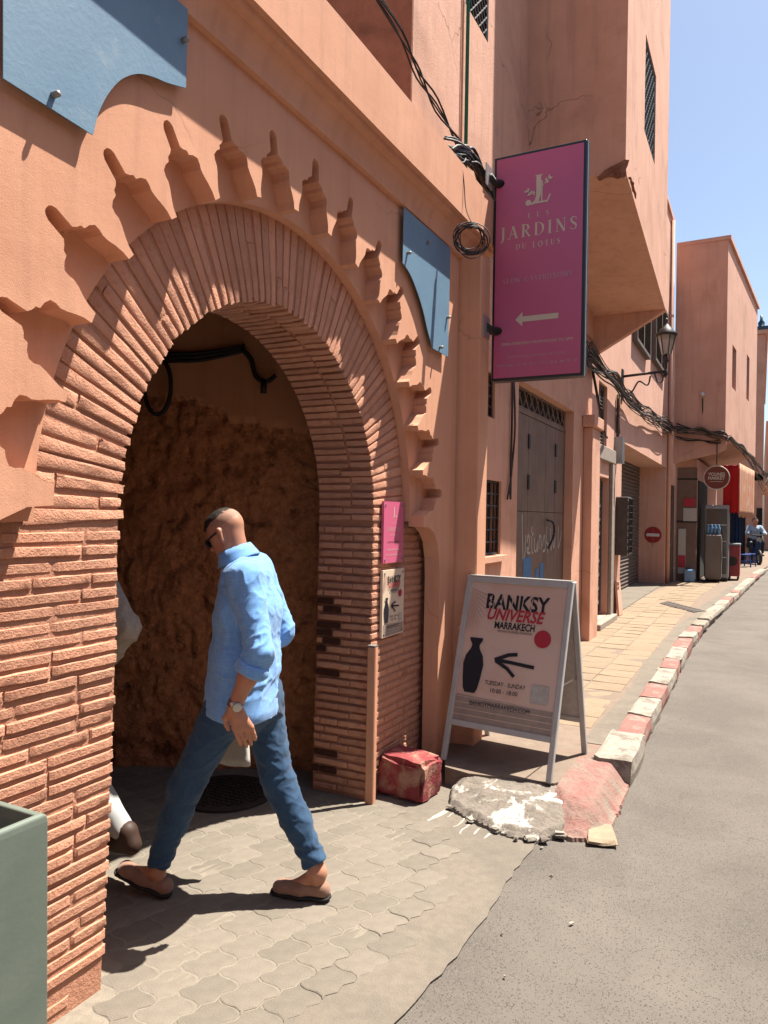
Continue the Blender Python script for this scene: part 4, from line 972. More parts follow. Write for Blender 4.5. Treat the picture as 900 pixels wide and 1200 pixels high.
disc((1.17, 20.594, .6), .12, 1, .004).build('emblem', iron, rc_)
# hanging cloths
def cloth(name, p0, p1, z0, z1, mat, label, nfold=5, amp=.03):
    b_ = MB(); n = 40; a, c = Vector(p0), Vector(p1); d = (c-a).normalized(); nn = Vector((d.y, -d.x))
    rows = 8
    for k in range(rows+1):
        z = z0+(z1-z0)*k/rows
        for i in range(n+1):
            p = a+(c-a)*i/n+nn*(amp*math.sin(i/n*nfold*2*math.pi)*(1-.7*k/rows)); b_.v.append((p.x, p.y, z-.02*math.sin(i*.7)*(k == 0)))
    for k in range(rows):
        for i in range(n): q = k*(n+1)+i; b_.f.append((q, q+1, q+n+2, q+n+1))
    o = b_.build(name, mat, None, True); m_ = o.modifiers.new('s', 'SOLIDIFY'); m_.thickness = .006; return tag(o, label, 'cloth')
cloth('awning_cloth', (.95, 20.3), (1.30, 20.3), 1.82, 3.0, red_cloth, 'bright red cloth hanging beside the round shop sign', 2, .01)
cloth('awning_cloth', (1.31, 20.32), (1.62, 23.6), 1.72, 3.05, orange_cloth, 'faded orange cloth hanging along the front of the shop', 7, .02)
cloth('navy_curtain', (1.12, 21.6), (1.36, 21.6), .9, 2.0, navy, 'dark blue cloth hanging behind the red cooler', 3, .02)
# round shop sign
ms_ = empty('shop_sign', (.86, 19.0, 2.62), 'round brown red hanging shop sign lettered in cream', 'sign')
disc((.86, 18.93, 2.62), .275, 1, .05).build('board', M('shop_sign_brown', (.22, .05, .03), None, rough=.5), ms_)
rim = MB().tube([(.86+.275*math.cos(a), 18.935, 2.62+.275*math.sin(a)) for a in np.linspace(0, 2*math.pi, 32, endpoint=False)], .014, 6, True).build('rim', gold_t, ms_, True)
fm = lambda u, v, o=0: Vector((.86+u, 18.927-o, 2.62+v))
text('YOUNES', fm, 0, .075, .105, gold_t, ms_, width=.36, bold=.003); text('MARKET', fm, 0, -.015, .105, gold_t, ms_, width=.36, bold=.003); 
MB().box(.72, 1.0, 18.924, 18.928, -.1+2.62, -.09+2.62).build('rule', gold_t, ms_)
MB().tube([(.86, 18.955, 2.89), (.86, 18.955, 3.42)], .012, 6).build('hanger', iron, ms_)
# wall fittings on corner house
tag(MB().lathe([(.02, 0), (.05, .02), (.055, .07), (.02, .1)], (.53, 18.96, 4.55), 10).build('wall_lamp', white_m, None, True), 'small white lamp on the shaded side of the corner house', 'lamp')

# =================================================================== FAR HOUSES
fh = empty('far_house', (1.2, 32, 0), 'distant terracotta house at the end of the street with a blue roof ornament', 'house')
wall_yz(1.2, 1.86, 30.0, 48, 0, 8.4, [(32, 33.2, 4.6, 6.2), (36, 37.2, 4.6, 6.2), (33, 35.5, .1, 2.6)]).build('wall', stucco_d, fh)
MB().box(-4, 1.2, 30.0, 30.4, 0, 8.4).build('end_wall', stucco_d, fh)
MB().box(-4, 1.95, 29.9, 48, 8.405, 8.55).build('coping', stucco_d, fh)
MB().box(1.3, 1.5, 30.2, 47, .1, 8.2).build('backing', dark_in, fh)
MB().box(.9, 2.15, 30.0, 46, 3.1, 3.35).build('ledge', stucco_d, fh); MB().box(.6, 1.3, 29.97, 29.995, 0.1, 2.8).build('dark_door', dark_in, fh)
MB().box(1.66, 1.853, 29.96, 29.998, .15, 2.1).build('dark_doorway', dark_in, fh)
MB().lathe([(.26, 0), (.26, .14), (.1, .2), (.12, .34), (.05, .44), (.04, .62)], (1.72, 30.3, 8.55), 12).build('roof_ornament', teal_tile, fh, True)
MB().box(1.2, 1.95, 29.89, 30.6, 8.56, 8.68).build('tiled_edge', teal_tile, fh)
eh = empty('end_house', (6, 62, 0), 'pale terracotta house closing the far end of the bend', 'house')
wall_yz(3.0, 5.6, 48.5, 80, 0, 7.5, [(50, 52, .1, 2.5), (55, 56, 4, 5.5)]).build('wall', stucco_d, eh)
MB().box(3.0, 16, 80, 80.5, 0, 8).build('end_wall', stucco_d, eh); MB().box(2.0, 3.0, 48.5, 80, 0, 7.5).build('body', stucco_d, eh)

# =================================================================== HANGING SIGN
hs = empty('hanging_sign', (.45, 4.8, 2.52), 'tall pink hanging restaurant sign with an arrow, on black wall arms', 'sign')
sx0, sx1, sz0, sz1, sy = .142, .762, 2.52, 4.045, 4.80
bevel(MB().box(sx0, sx1, sy, sy+.075, sz0, sz1).build('case', sign_frame, hs), .004)
MB().box(sx0+.018, sx1-.018, sy-.004, sy+.002, sz0+.02, sz1-.02).build('panel', pink_m, hs)
MB().box(sx1+.001, sx1+.006, sy+.02, sy+.03, sz0, sz1).build('edge_trim', alu, hs)
MB().box(sx1+.001, sx1+.006, sy+.05, sy+.056, sz0, sz1).build('edge_trim', teal_tile, hs)
SW, SH = sx1-sx0, sz1-sz0
fs_ = lambda u, v, o=0: Vector((sx0+u*SW, sy-.0055-o, sz1-SH+v))       # u 0..1 of width, v metres from bottom
fsm = lambda u, v, o=0: Vector(((sx0+sx1)/2+u, sy-.0055-o, sz1-v))     # u metres from the middle, v metres from top
def fdn(u, v, o=0): return fsm(u, -v, o)
serif('LES', fdn, 0, -.285*SH, .032, .14, gold_t, hs); serif('JARDINS', fdn, 0, -.348*SH, .085, .52, gold_t, hs); serif('DU LOTUS', fdn, 0, -.415*SH, .037, .30, gold_t, hs)
serif('SLOW GASTRONOMY', fdn, 0, -.56*SH, .034, .47, pale_t, hs)
ar = MB(); av = -.735*SH
poly2([(-.145, av), (-.095, av+.048), (-.095, av+.018), (.145, av+.018), (.145, av-.018), (-.095, av-.018), (-.095, av-.048)], fdn, ar); ar.build('arrow', gold_t, hs)
text('OPEN EVERYDAY FROM NOON TO 2PM', fdn, 0, -.84*SH, .026, gold_t, hs, width=.48); text('BOOKING/RESERVATION', fdn, 0, -.897*SH, .026, pale_t, hs, width=.38, spacing=1.3); text('+212 661 45 24 29 | +212 524 38 75 18', fdn, 0, -.933*SH, .026, pale_t, hs, width=.54)
# monogram with leaf sprigs
lg = MB(); c0 = -.18*SH
def lf(u, v, o=0): return fdn(u, c0+v, o)
def lfo(k): return lambda u, v: lf(u, v, .0003*k)
ribbon([(.0, .1), (.0, -.03), (-.012, -.07), (-.04, -.085), (-.07, -.082)], [.032, .032, .028, .016, .012], lfo(0), lg)
ribbon([(-.022, .097), (.024, .097)], .008, lfo(1), lg)
ribbon([(.022, .06), (.022, -.078)], .010, lfo(2), lg); ribbon([(-.02, -.082), (.06, -.082), (.078, -.04)], [.012, .014, .012], lfo(3), lg)
poly2(arc(-.068, -.075, .02, .02, 0, 360, 14)[:-1], lfo(4), lg)
def leaf(u, v, a, L=.03, k=5):
    c_, s_ = math.cos(R(a)), math.sin(R(a)); poly2([(u+x*c_-y*s_, v+x*s_+y*c_) for x, y in ((0, 0), (L*.4, L*.28), (L, 0), (L*.4, -L*.28))], lfo(k), lg)
ribbon([(.02, .02), (.05, .045), (.08, .07)], .005, lfo(6), lg); ribbon([(-.02, -.03), (-.05, -.02), (-.08, .01)], .005, lfo(6), lg)
for k, (u, v, a) in enumerate(((.045, .04, 10), (.05, .045, 85), (.068, .06, 15), (.068, .062, 80), (-.045, -.022, 100), (-.05, -.02, 190), (-.068, -.002, 95), (-.07, 0, 175), (-.03, -.028, 95))): leaf(u, v, a, .03, 7+k)
lg.build('monogram', gold_t, hs)
for z in (3.86, 2.86):
    a_ = MB().tube([(.15, 4.66, z), (.15, 4.76, z), (.2, 4.82, z)], .03, 8).build('arm', iron, hs, True)
    MB().box(.149, .156, 4.60, 4.72, z-.07, z+.07).build('wall_plate', alu, hs)

# =================================================================== PLAQUES ON THE RIGHT PIER
def fplq(y0, zc): return lambda u, v, o=0: Vector((XF+.021+o, y0+u, zc+v))
def plaque(y0, y1, z0, z1, mat, label):
    o = empty('plaque', (XF, (y0+y1)/2, z0), label, 'plaque'); MB().box(XF+.004, XF+.02, y0, y1, z0, z1).build('board', mat, o)
    for y in (y0+.02, y1-.02):
        for z in (z0+.02, z1-.02): MB().lathe([(.006, 0), (.006, .004)], (0, 0, 0), 8).build('screw', bolt_m, o, False, Matrix.Translation((XF+.02, y, z)) @ Matrix.Rotation(R(90), 4, 'Y'))
    return o
p1 = plaque(3.74, 4.0, 1.325, 1.68, pink_l, 'small pink restaurant plaque on the right pier, above the exhibition plaque')
f1 = fplq(3.87, 1.50); serif('JARDINS', f1, 0, .02, .022, .17, gold_t, p1); serif('LES', f1, 0, .055, .012, .05, gold_t, p1); serif('DU LOTUS', f1, 0, -.015, .012, .1, gold_t, p1)
lgm = MB(); ribbon([(.0, .15), (.0, .10), (-.012, .085)], [.01, .01, .005], f1, lgm); ribbon([(.006, .095), (.03, .09), (.034, .105)], .005, f1, lgm); lgm.build('monogram', gold_t, p1)
text('SLOW GASTRONOMY', f1, 0, -.055, .015, ink, p1, width=.16); text('OPEN EVERYDAY', f1, 0, -.10, .013, gold_t, p1, width=.17); text('BOOKING/RESERVATION', f1, 0, -.13, .012, gold_t, p1, width=.2)

def poster_art(fn, W, Hh, parent, s=1.):
    """exhibition poster; fn maps metres from the poster middle. The picture itself is a plain stand-in."""
    def f(k): return lambda u, v, o=0: fn(u, v, o+.0006*k)
    fl = MB(); poly2([(-W/2, -Hh/2), (W/2, -Hh/2), (W/2, -Hh/2+.16*Hh), (-W/2, -Hh/2+.18*Hh)], f(0), fl); fl.build('printed_floor', poster_g, parent)
    ln = MB()
    for k in range(1, 5): ribbon([(-W/2, -Hh/2+.042*Hh*k), (W/2, -Hh/2+.040*Hh*k)], .004*s, f(1), ln)
    ln.build('printed_lines', poster_m if s == 1 else poster_l, parent)
    pm = MB()
    for k in range(16):     # soft palm frond shade printed in the corner
        a = R(-18-k*7); q0 = Vector((-W/2+.005*s, Hh/2-.05*Hh-.012*k*s)); q1 = q0+Vector((math.cos(a), math.sin(a)))*(.20-.006*k)*s
        ribbon([tuple(q0), tuple((q0+q1)/2), tuple(q1)], [.005*s, .011*s, .002*s], f(1+.1*k), pm)
    pm.build('printed_frond', palm_t, parent)
    w1 = .66*W
    text('BANKSY', f(3), .02*W, .36*Hh, .15*Hh, ink, parent, width=w1, bold=.0035*s)
    for u in (-.27, -.235, -.155, -.04, .07, .165):   # stencil bridges
        sg = MB(); ribbon([(u*W, .31*Hh), (u*W+.01*W, .41*Hh)], .0045*s, f(4), sg); sg.build('stencil_bridge', poster_m if s == 1 else poster_l, parent)
    text('UNIVERSE', f(5), .02*W, .27*Hh, .115*Hh, redink, parent, width=.60*W, bold=.0025*s, shear=.25)
    text('MARRAKECH', f(5), .02*W, .195*Hh, .07*Hh, ink, parent, width=.42*W, bold=.0015*s)
    text('AN UNAUTHORIZED EXHIBITION', f(5), .03*W, .155*Hh, .022*Hh, ink, parent, width=.36*W)
    # generic stand-ins: a dark vase and a plain red disc
    vz = MB(); hw = [(.0, .05), (.03, .07), (.10, .085), (.2, .10), (.26, .085), (.31, .045), (.34, .035), (.37, .06), (.39, .065)]
    poly2([(-.36*W+x*W*1.1, -.30*Hh+y*Hh) for y, x in hw]+[(-.36*W-x*W*1.1, -.30*Hh+y*Hh) for y, x in reversed(hw)], f(5), vz); vz.build('printed_shape', ink, parent)
    rd = MB(); poly2(arc(.32*W, .13*Hh, .085*W, .085*W, 0, 360, 20)[:-1], f(5), rd); rd.build('printed_disc', redink, parent)
    aw = MB(); ribbon([(.27*W, -.07*Hh), (.02*W, -.055*Hh), (-.13*W, -.05*Hh)], .034*W, f(5), aw); ribbon([(-.14*W, -.05*Hh), (.0*W, -.005*Hh), (.09*W, .005*Hh)], .036*W, f(5.2), aw); ribbon([(-.13*W, -.055*Hh), (.0, -.10*Hh), (.08*W, -.15*Hh)], .034*W, f(5.4), aw); aw.build('arrow', ink, parent)
    text('TUESDAY - SUNDAY', f(5), .0, -.215*Hh, .042*Hh, ink, parent, width=.42*W); text('10:00 - 18:00', f(5), .0, -.265*Hh, .042*Hh, ink, parent, width=.28*W)
    text('BANKSYMARRAKECH.COM', f(5), -.03*W, -.37*Hh, .045*Hh, ink, parent, width=.62*W)
    qq = MB(); poly2([(.27*W, -.305*Hh), (.44*W, -.305*Hh), (.44*W, -.185*Hh), (.27*W, -.185*Hh)], f(5), qq); qq.build('pale_square', paper, parent)
p2 = plaque(3.74, 4.02, .90, 1.285, poster_l, 'cream exhibition plaque with an arrow on the right pier, below the pink plaque')
poster_art(fplq(3.88, 1.0925), .26, .37, p2, .4)

# =================================================================== A-BOARD
abd = empty('a_board', (.45, 4.51, .1), 'white framed exhibition A-board standing on the kerb corner', 'sign')
ex = Vector((.995, -.1, 0)); ey = Vector((.1, .995, 0)); ez = Vector((0, 0, 1)); O = Vector((.455, 4.515, .113))
def leafM(sgn):   # panel frame: x across, z along the leg, y outward normal
    base = O-ey*sgn*(.35 if sgn > 0 else .29); top = O+ez*1.105-ey*sgn*.015; zz = (top-base).normalized(); yy = ex.cross(zz).normalized()
    yy = -yy if yy.dot(-ey*sgn) < 0 else yy
    return Matrix(((ex.x, yy.x, zz.x, base.x), (ex.y, yy.y, zz.y, base.y), (ex.z, yy.z, zz.z, base.z), (0, 0, 0, 1))), (top-base).length
for sgn, nm in ((1, 'front'), (-1, 'rear')):
    Mx, LL = leafM(sgn); w2 = .335; t = .032
    for s_ in (-1, 1): bevel(MB().box(s_*w2-.017, s_*w2+.017, -.014, .014, 0, LL, Mx).build('leg', white_frame, abd), .004)
    for (z0, z1) in ((LL-.04, LL-.001), (.215, .25)): bevel(MB().box(-w2+.0175, w2-.0175, -.0135, .0135, z0, z1, Mx).build('rail', white_frame, abd), .003)
    MB().box(-w2+.017, w2-.017, -.004, .004, .25, LL-.04, Mx).build('poster_panel' if sgn > 0 else 'back_panel', poster_m if sgn > 0 else paper, abd)
    if sgn > 0:
        z0, z1 = .25, LL-.04; zc = (z0+z1)/2
        poster_art(lambda u, v, o=0: Mx @ Vector((u, .0055+o, zc+v)), w2*2-.045, z1-z0, abd)
MB().box(-.34, .34, -.03, .03, 1.095, 1.112, Matrix.Translation(O) @ Matrix(((ex.x, ey.x, 0, 0), (ex.y, ey.y, 0, 0), (0, 0, 1, 0), (0, 0, 0, 1)))).build('hinge_strip', alu, abd)
for s_ in (-1, 1): MB().tube([O+ex*.32*s_+ez*.5-ey*.19, O+ex*.32*s_+ez*.5+ey*.19], .004, 5).build('stay', steel_m, abd)

# =================================================================== CABLES, COIL, LAMP
def bundle(path, n, r, spread, name, label, mats, sag=.05, seed=0):
    o = empty(name, path[0], label, 'cables'); rgc = random.Random(seed)
    for k in range(n):
        off = [Vector((rgc.uniform(-.3, 1)*spread*.7, rgc.gauss(0, .03), rgc.gauss(0, spread))) for _ in path]
        pts = [Vector(p)+off[i] for i, p in enumerate(path)]; pts2 = []
        for i, p in enumerate(pts):
            pts2.append(p)
            if i < len(pts)-1 and sag: pts2.append((p+pts[i+1])/2+Vector((0, 0, -sag*rgc.uniform(.2, 1.4))))
        MB().tube(catmull(pts2, 4), r*rgc.uniform(.6, 1.3), 5).build('cable', mats[rgc.randrange(len(mats))], o, True)
    return o
bundle([(-.1, 8.6, 3.62), (-.1, 9.12, 3.60), (-.1, 10.9, 3.60), (-.1, 12.4, 3.52), (-.1, 14.5, 3.56), (-.1, 17, 3.68), (-.1, 18.9, 3.80)], 26, .009, .075, 'cable_bundle', 'thick sagging bundle of dusty cables along the garage house wall', (grey_cab, black_m, grey_cab, wire_m), .05, 1)
bundle([(-.05, 18.9, 3.78), (.5, 18.92, 3.72), (1.0, 18.93, 3.60), (1.12, 19.3, 3.56), (1.32, 21, 3.5), (1.5, 23, 3.45), (1.75, 26, 3.3), (1.95, 30, 3.3)], 9, .016, .05, 'cable_bundle', 'dark cable bundle wrapping the corner house above the shop', (grey_cab, black_m), .03, 2)
bundle([(-.05, 18.9, 3.62), (.5, 18.95, 3.52), (.95, 18.96, 3.45)], 3, .012, .03, 'cable_bundle', 'thin cables under the main bundle on the corner house side', (black_m,), .03, 3)
bundle([(.02, -4.9, 3.78), (-.08, -2.5, 4.15), (-.1, .6, 4.45), (-.09, 2.6, 4.46), (-.09, 3.2, 4.39), (-.07, 3.7, 4.33), (-.06, 3.95, 4.22), (-.06, 4.22, 4.18), (-.04, 4.55, 4.08), (-.03, 4.75, 4.02)], 4, .0062, .03, 'overhead_cables', 'three thin black cables descending along the upper wall to the cornice', (black_m,), 0, 4)
bundle([(.03, 4.2, 3.86), (.05, 4.4, 3.93), (.06, 4.6, 3.95), (.06, 4.8, 3.90), (.05, 5.0, 3.88), (.02, 5.3, 3.84), (-.05, 5.9, 3.8)], 22, .010, .034, 'cable_bundle', 'twisted black cable bundle over the end of the cornice beside the pink sign', (black_m, black_m, wire_m), .0, 5)
bundle([(-.1, 9.3, 3.5), (-.06, 9.5, 3.1), (-.05, 9.9, 2.75), (-.12, 10.5, 2.72)], 1, .016, .005, 'loose_cable', 'single dark cable looping down the wall beside the jamb pillar', (black_m,), 0, 6)
bundle([(-.17, 11.62, 3.5), (-.16, 11.64, 3.2), (-.16, 11.66, 2.9)], 4, .014, .02, 'riser_cables', 'short cables dropping to the junction box by the iron door', (grey_cab, wire_m), 0, 7)
bundle([(-.14, 6.2, 2.9), (-.13, 6.22, 2.4), (-.135, 6.15, 1.95), (-.13, 6.1, 1.75)], 2, .012, .012, 'hanging_cables', 'two dark cables hanging down the wall left of the steel door', (wire_m,), 0, 8)
bundle([(.53, 18.97, 4.5), (.53, 18.98, 4.1), (.5, 18.98, 3.7)], 1, .014, .003, 'lamp_cable', 'dark cable below the small white lamp on the corner house', (wire_m,), 0, 9)
for k in range(4):
    bundle([(1.35+.05*k, 21.5+k, 3.4), (1.9, 27+k, 3.0-.1*k), (2.1, 30, 3.3+.2*k)], 1, .012, .01, 'street_cable', ('uppermost', 'second', 'third', 'lowest')[k]+' of the thin cables spanning beyond the shop', (wire_m,), .12, 20+k)
co = empty('wire_coil', (.16, 4.27, 3.3), 'coil of thin dark wire hanging from the cornice in front of the narrow blue panel', 'wire coil')
cw = MB(); rgw = random.Random(8)
for k in range(9):
    r0 = .10+rgw.uniform(-.02, .018); cx, cz = rgw.uniform(-.014, .014), rgw.uniform(-.016, .016); ph = rgw.uniform(0, 6)
    cw.tube([(.19+.8*(cx+r0*math.cos(a))+.012*math.sin(a*2+ph), 4.24+.6*(cx+r0*math.cos(a)), 3.30+cz+r0*.97*math.sin(a)) for a in np.linspace(0, 2*math.pi, 26, endpoint=False)], .0034, 5, True)
cw.build('loops', wire_m, co, True)
MB().tube(catmull([(.13, 4.2, 3.80), (.14, 4.24, 3.65), (.15, 4.25, 3.5), (.18, 4.25, 3.42), (.2, 4.27, 3.38), (.17, 4.22, 3.36), (.19, 4.24, 3.41)], 5), .003, 5).build('hanging_wire', wire_m, co, True)
sl_ = empty('street_lamp', (-.2, 12.1, 3.9), 'black iron lantern on a scrolled wall bracket above the roller shutter', 'street lamp')
MB().tube([(-.2, 12.15, 3.87), (.46, 12.25, 3.93)], .022, 8).build('arm', iron, sl_, True)
MB().tube(catmull([(-.18, 12.15, 3.55), (-.05, 12.16, 3.62), (.05, 12.18, 3.78), (.18, 12.2, 3.72), (.22, 12.2, 3.86)], 6), .013, 6).build('scroll', iron, sl_, True)
MB().tube(catmull([(.28, 12.22, 3.9), (.33, 12.23, 3.76), (.40, 12.24, 3.78), (.40, 12.24, 3.86)], 6), .011, 6).build('scroll', iron, sl_, True)
MB().box(-.2, -.18, 12.08, 12.22, 3.5, 3.98).build('wall_plate', iron, sl_)
LC = (.44, 12.25, 3.93)
MB().lathe([(.02, -.08), (.035, -.05), (.02, 0), (.02, .12), (.05, .16), (.03, .2), (.02, .3)], LC, 10).build('stem', iron, sl_, True)
MB().lathe([(.07, .26), (.135, .56)], LC, 6).build('glass', lamp_glass, sl_)
fr_ = MB()
for k in range(6):
    a = 2*math.pi*k/6; fr_.tube([(LC[0]+.072*math.cos(a), LC[1]+.072*math.sin(a), LC[2]+.25), (LC[0]+.139*math.cos(a), LC[1]+.139*math.sin(a), LC[2]+.56)], .008, 5)
fr_.build('cage', iron, sl_)
MB().lathe([(.165, .55), (.17, .575), (.105, .63), (.1, .655), (.08, .66), (.04, .72), (.012, .75), (.025, .79), (.01, .83)], LC, 12).build('cap', iron, sl_, True)

# =================================================================== BIN
bn = empty('street_bin', (.16, 1.0, 0), 'grey green square street bin at the bottom left in front of the brick pier', 'bin')
bt_ = [(.02, .74), (.31, .74), (.31, 1.215), (.02, 1.215)]; cxy = Vector((sum(p[0] for p in bt_)/4, sum(p[1] for p in bt_)/4))
def ringp(s, z): return [(cxy.x+(p[0]-cxy.x)*s, cxy.y+(p[1]-cxy.y)*s, z) for p in bt_]
def shell(r0, r1): # tapered open frame
    b_ = MB(); b_.v += r0+r1; b_.f += [(i, (i+1) % 4, 4+(i+1) % 4, 4+i) for i in range(4)]; return b_
b_ = MB(); rings_ = [ringp(1.0, .01), ringp(.95, .865), ringp(.94, .88), ringp(.90, .885), ringp(.84, .885), ringp(.83, .86), ringp(.82, .3)]
for r_ in rings_: b_.v += r_
for k in range(len(rings_)-1): b_.f += [(k*4+i, k*4+(i+1) % 4, (k+1)*4+(i+1) % 4, (k+1)*4+i) for i in range(4)]
b_.f.append(tuple((len(rings_)-1)*4+i for i in range(4))); bevel(b_.build('body', bin_m, bn), .012, 3)
MB().prism(ringp(.80, .74), (0, 0, -.02)).build('liner', iron, bn)

# =================================================================== PEOPLE
class Field:
    """signed distance grid; every primitive is evaluated only around itself"""
    def __init__(s, lo, hi, h):
        s.lo = np.array(lo, float); s.h = h; s.n = np.ceil((np.array(hi)-s.lo)/h).astype(int)+1; s.F = np.full(s.n, 9., np.float32)
    def sub(s, lo, hi):
        a = np.clip(np.floor((np.array(lo)-s.lo)/s.h).astype(int), 0, s.n-1); b = np.clip(np.ceil((np.array(hi)-s.lo)/s.h).astype(int)+1, 1, s.n)
        sl = tuple(slice(int(i), int(j)) for i, j in zip(a, b))
        g_ = np.meshgrid(*[s.lo[k]+s.h*np.arange(a[k], b[k]) for k in range(3)], indexing='ij'); return sl, np.stack(g_, -1).astype(np.float32)
    def put(s, sl, d, k, mode='add'):
        A = s.F[sl]
        if mode == 'add':
            if k > 0: hh = np.clip(.5+.5*(A-d)/k, 0, 1); s.F[sl] = A*(1-hh)+d*hh-k*hh*(1-hh)
            else: s.F[sl] = np.minimum(A, d)
        elif mode == 'cut': s.F[sl] = np.maximum(A, -d)
        elif mode == 'keep': s.F[sl] = np.maximum(A, d)
    def cap(s, a, b, ra, rb=None, k=.02, mode='add', sc=None):
        rb = ra if rb is None else rb; a = np.array(a, float); b = np.array(b, float); m = max(ra, rb)*(1.7 if sc is not None else 1)+.06+k
        sl, P = s.sub(np.minimum(a, b)-m, np.maximum(a, b)+m)
        ab_ = b-a; t = np.clip(((P-a)@ab_)/(ab_@ab_+1e-9), 0, 1); D = P-(a+t[..., None]*ab_)
        if sc is not None: # stretch along a lateral axis
            ax, f = sc; ax = np.array(ax); D = D-np.multiply.outer(D@ax, ax)*(1-1/f)
        s.put(sl, np.sqrt((D*D).sum(-1))-(ra+(rb-ra)*t), k, mode); return s
    def ell(s, c, r, Rm=None, k=.02, mode='add'):
        c = np.array(c, float); r = np.array(r, float); m = r.max()+.06+k; sl, P = s.sub(c-m, c+m); D = P-c
        if Rm is not None: D = D@Rm
        k0 = np.sqrt(((D/r)**2).sum(-1)); k1 = np.sqrt(((D/(r*r))**2).sum(-1))+1e-6
        s.put(sl, k0*(k0-1)/k1, k, mode); return s
    def plane(s, p, n, mode='keep'):
        n = np.array(n, float); n /= np.linalg.norm(n); sl, P = s.sub(s.lo, s.lo+s.h*s.n); s.put(sl, (P-np.array(p))@n, 0, mode); return s
    def mesh(s):
        F = s.F; neg = F < 0; c = [neg[i:F.shape[0]-1+i, j:F.shape[1]-1+j, k:F.shape[2]-1+k] for i in (0, 1) for j in (0, 1) for k in (0, 1)]
        tot = sum(x.astype(np.int8) for x in c); act = (tot > 0) & (tot < 8); idx = np.argwhere(act); vid = -np.ones(act.shape, np.int64); vid[act] = np.arange(len(idx))
        acc = np.zeros((len(idx), 3)); cnt = np.zeros(len(idx)); cor = [(i, j, k) for i in (0, 1) for j in (0, 1) for k in (0, 1)]
        for a in cor:
            for b in cor:
                if sum(b)-sum(a) == 1 and all(y >= x for x, y in zip(a, b)):
                    fa = F[tuple((idx+a).T)]; fb = F[tuple((idx+b).T)]; m = (fa < 0) != (fb < 0); t = np.where(m, fa/(fa-fb+1e-12), 0)
                    acc[m] += (np.array(a)+t[:, None]*(np.array(b)-np.array(a)))[m]; cnt += m
        V = s.lo+s.h*(idx+acc/np.maximum(cnt, 1)[:, None]); Q = []
        for ax in range(3):
            o1, o2 = [(1, 2), (2, 0), (0, 1)][ax]; sh = [slice(None)]*3; sh2 = list(sh); sh[ax] = slice(0, -1); sh2[ax] = slice(1, None)
            d = neg[tuple(sh)] != neg[tuple(sh2)]; e = np.argwhere(d); e = e[(e[:, o1] > 0) & (e[:, o2] > 0) & (e[:, o1] < F.shape[o1]-1) & (e[:, o2] < F.shape[o2]-1)]
            u = np.zeros(3, int); u[o1] = 1; w_ = np.zeros(3, int); w_[o2] = 1
            q = np.stack([vid[tuple((e-u-w_).T)], vid[tuple((e-w_).T)], vid[tuple(e.T)], vid[tuple((e-u).T)]], 1); fl = neg[tuple(e.T)]
            q[~fl] = q[~fl][:, ::-1]; Q.append(q)
        return V, np.concatenate(Q)
def sdf_obj(fld, name, mat, parent, disp=None, relax=1):
    V, Q = fld.mesh(); me = mesh(V, Q.tolist(), True)
    if disp:
        me.update(); nn = [v.normal.copy() for v in me.vertices]
        for v, n_ in zip(me.vertices, nn): v.co += n_*disp(v.co)
        me.update()
    o = link(name, me, mat, parent)
    if relax: m_ = o.modifiers.new('smooth', 'SMOOTH'); m_.iterations = relax; m_.factor = .5
    return o
def frame(G, head):
    Fd = np.array([math.cos(head), math.sin(head), 0]); Ld = np.array([-Fd[1], Fd[0], 0])
    return lambda f, l, z: np.array([G[0], G[1], G[2]])+f*Fd+l*Ld+np.array([0, 0, z]), Fd, Ld

def hand(fl, W, wr, d, side, back, r=.0095, curl=.5, k=.012, sc=1.):
    """wr wrist; d finger direction; side toward the thumb; back = back of the hand; vectors are world arrays"""
    d, side, back = [np.array(x, float)/np.linalg.norm(x) for x in (d, side, back)]
    pc = wr+d*.048*sc; 
    fl.cap(wr, wr+d*.03*sc, .024*sc, .027*sc, k)
    for t in (-1, -.33, .33, 1): fl.cap(wr+d*.02*sc+side*.012*t*sc, wr+d*.085*sc+side*.03*t*sc, .0155*sc, .0125*sc, .014)
    for q, t in enumerate((1, .34, -.33, -1)):
        L = (.036, .042, .039, .03)[q]*sc; a = wr+d*.085*sc+side*.031*t*sc; dd = d.copy(); cu = curl*(.8+.15*q)
        for j in range(3):
            ang = cu*(.5, .55, .4)[j]; dd = dd*math.cos(ang)-back*math.sin(ang); dd /= np.linalg.norm(dd); b = a+dd*L*(1, .68, .55)[j]
            fl.cap(a, b, r*sc*(1-.08*j), r*sc*(.92-.1*j), .004); a = b
    a = wr+d*.022*sc+side*.024*sc; b = a+(d*.62+side*.55-back*.35)*.042*sc; c_ = b+(d*.88+side*.12-back*.3)*.033*sc; e = c_+(d*.95-back*.25)*.024*sc
    fl.cap(a, b, .0145*sc, .0115*sc, .01); fl.cap(b, c_, .0108*sc, .0098*sc, .004); fl.cap(c_, e, .0098*sc, .0078*sc, .004)

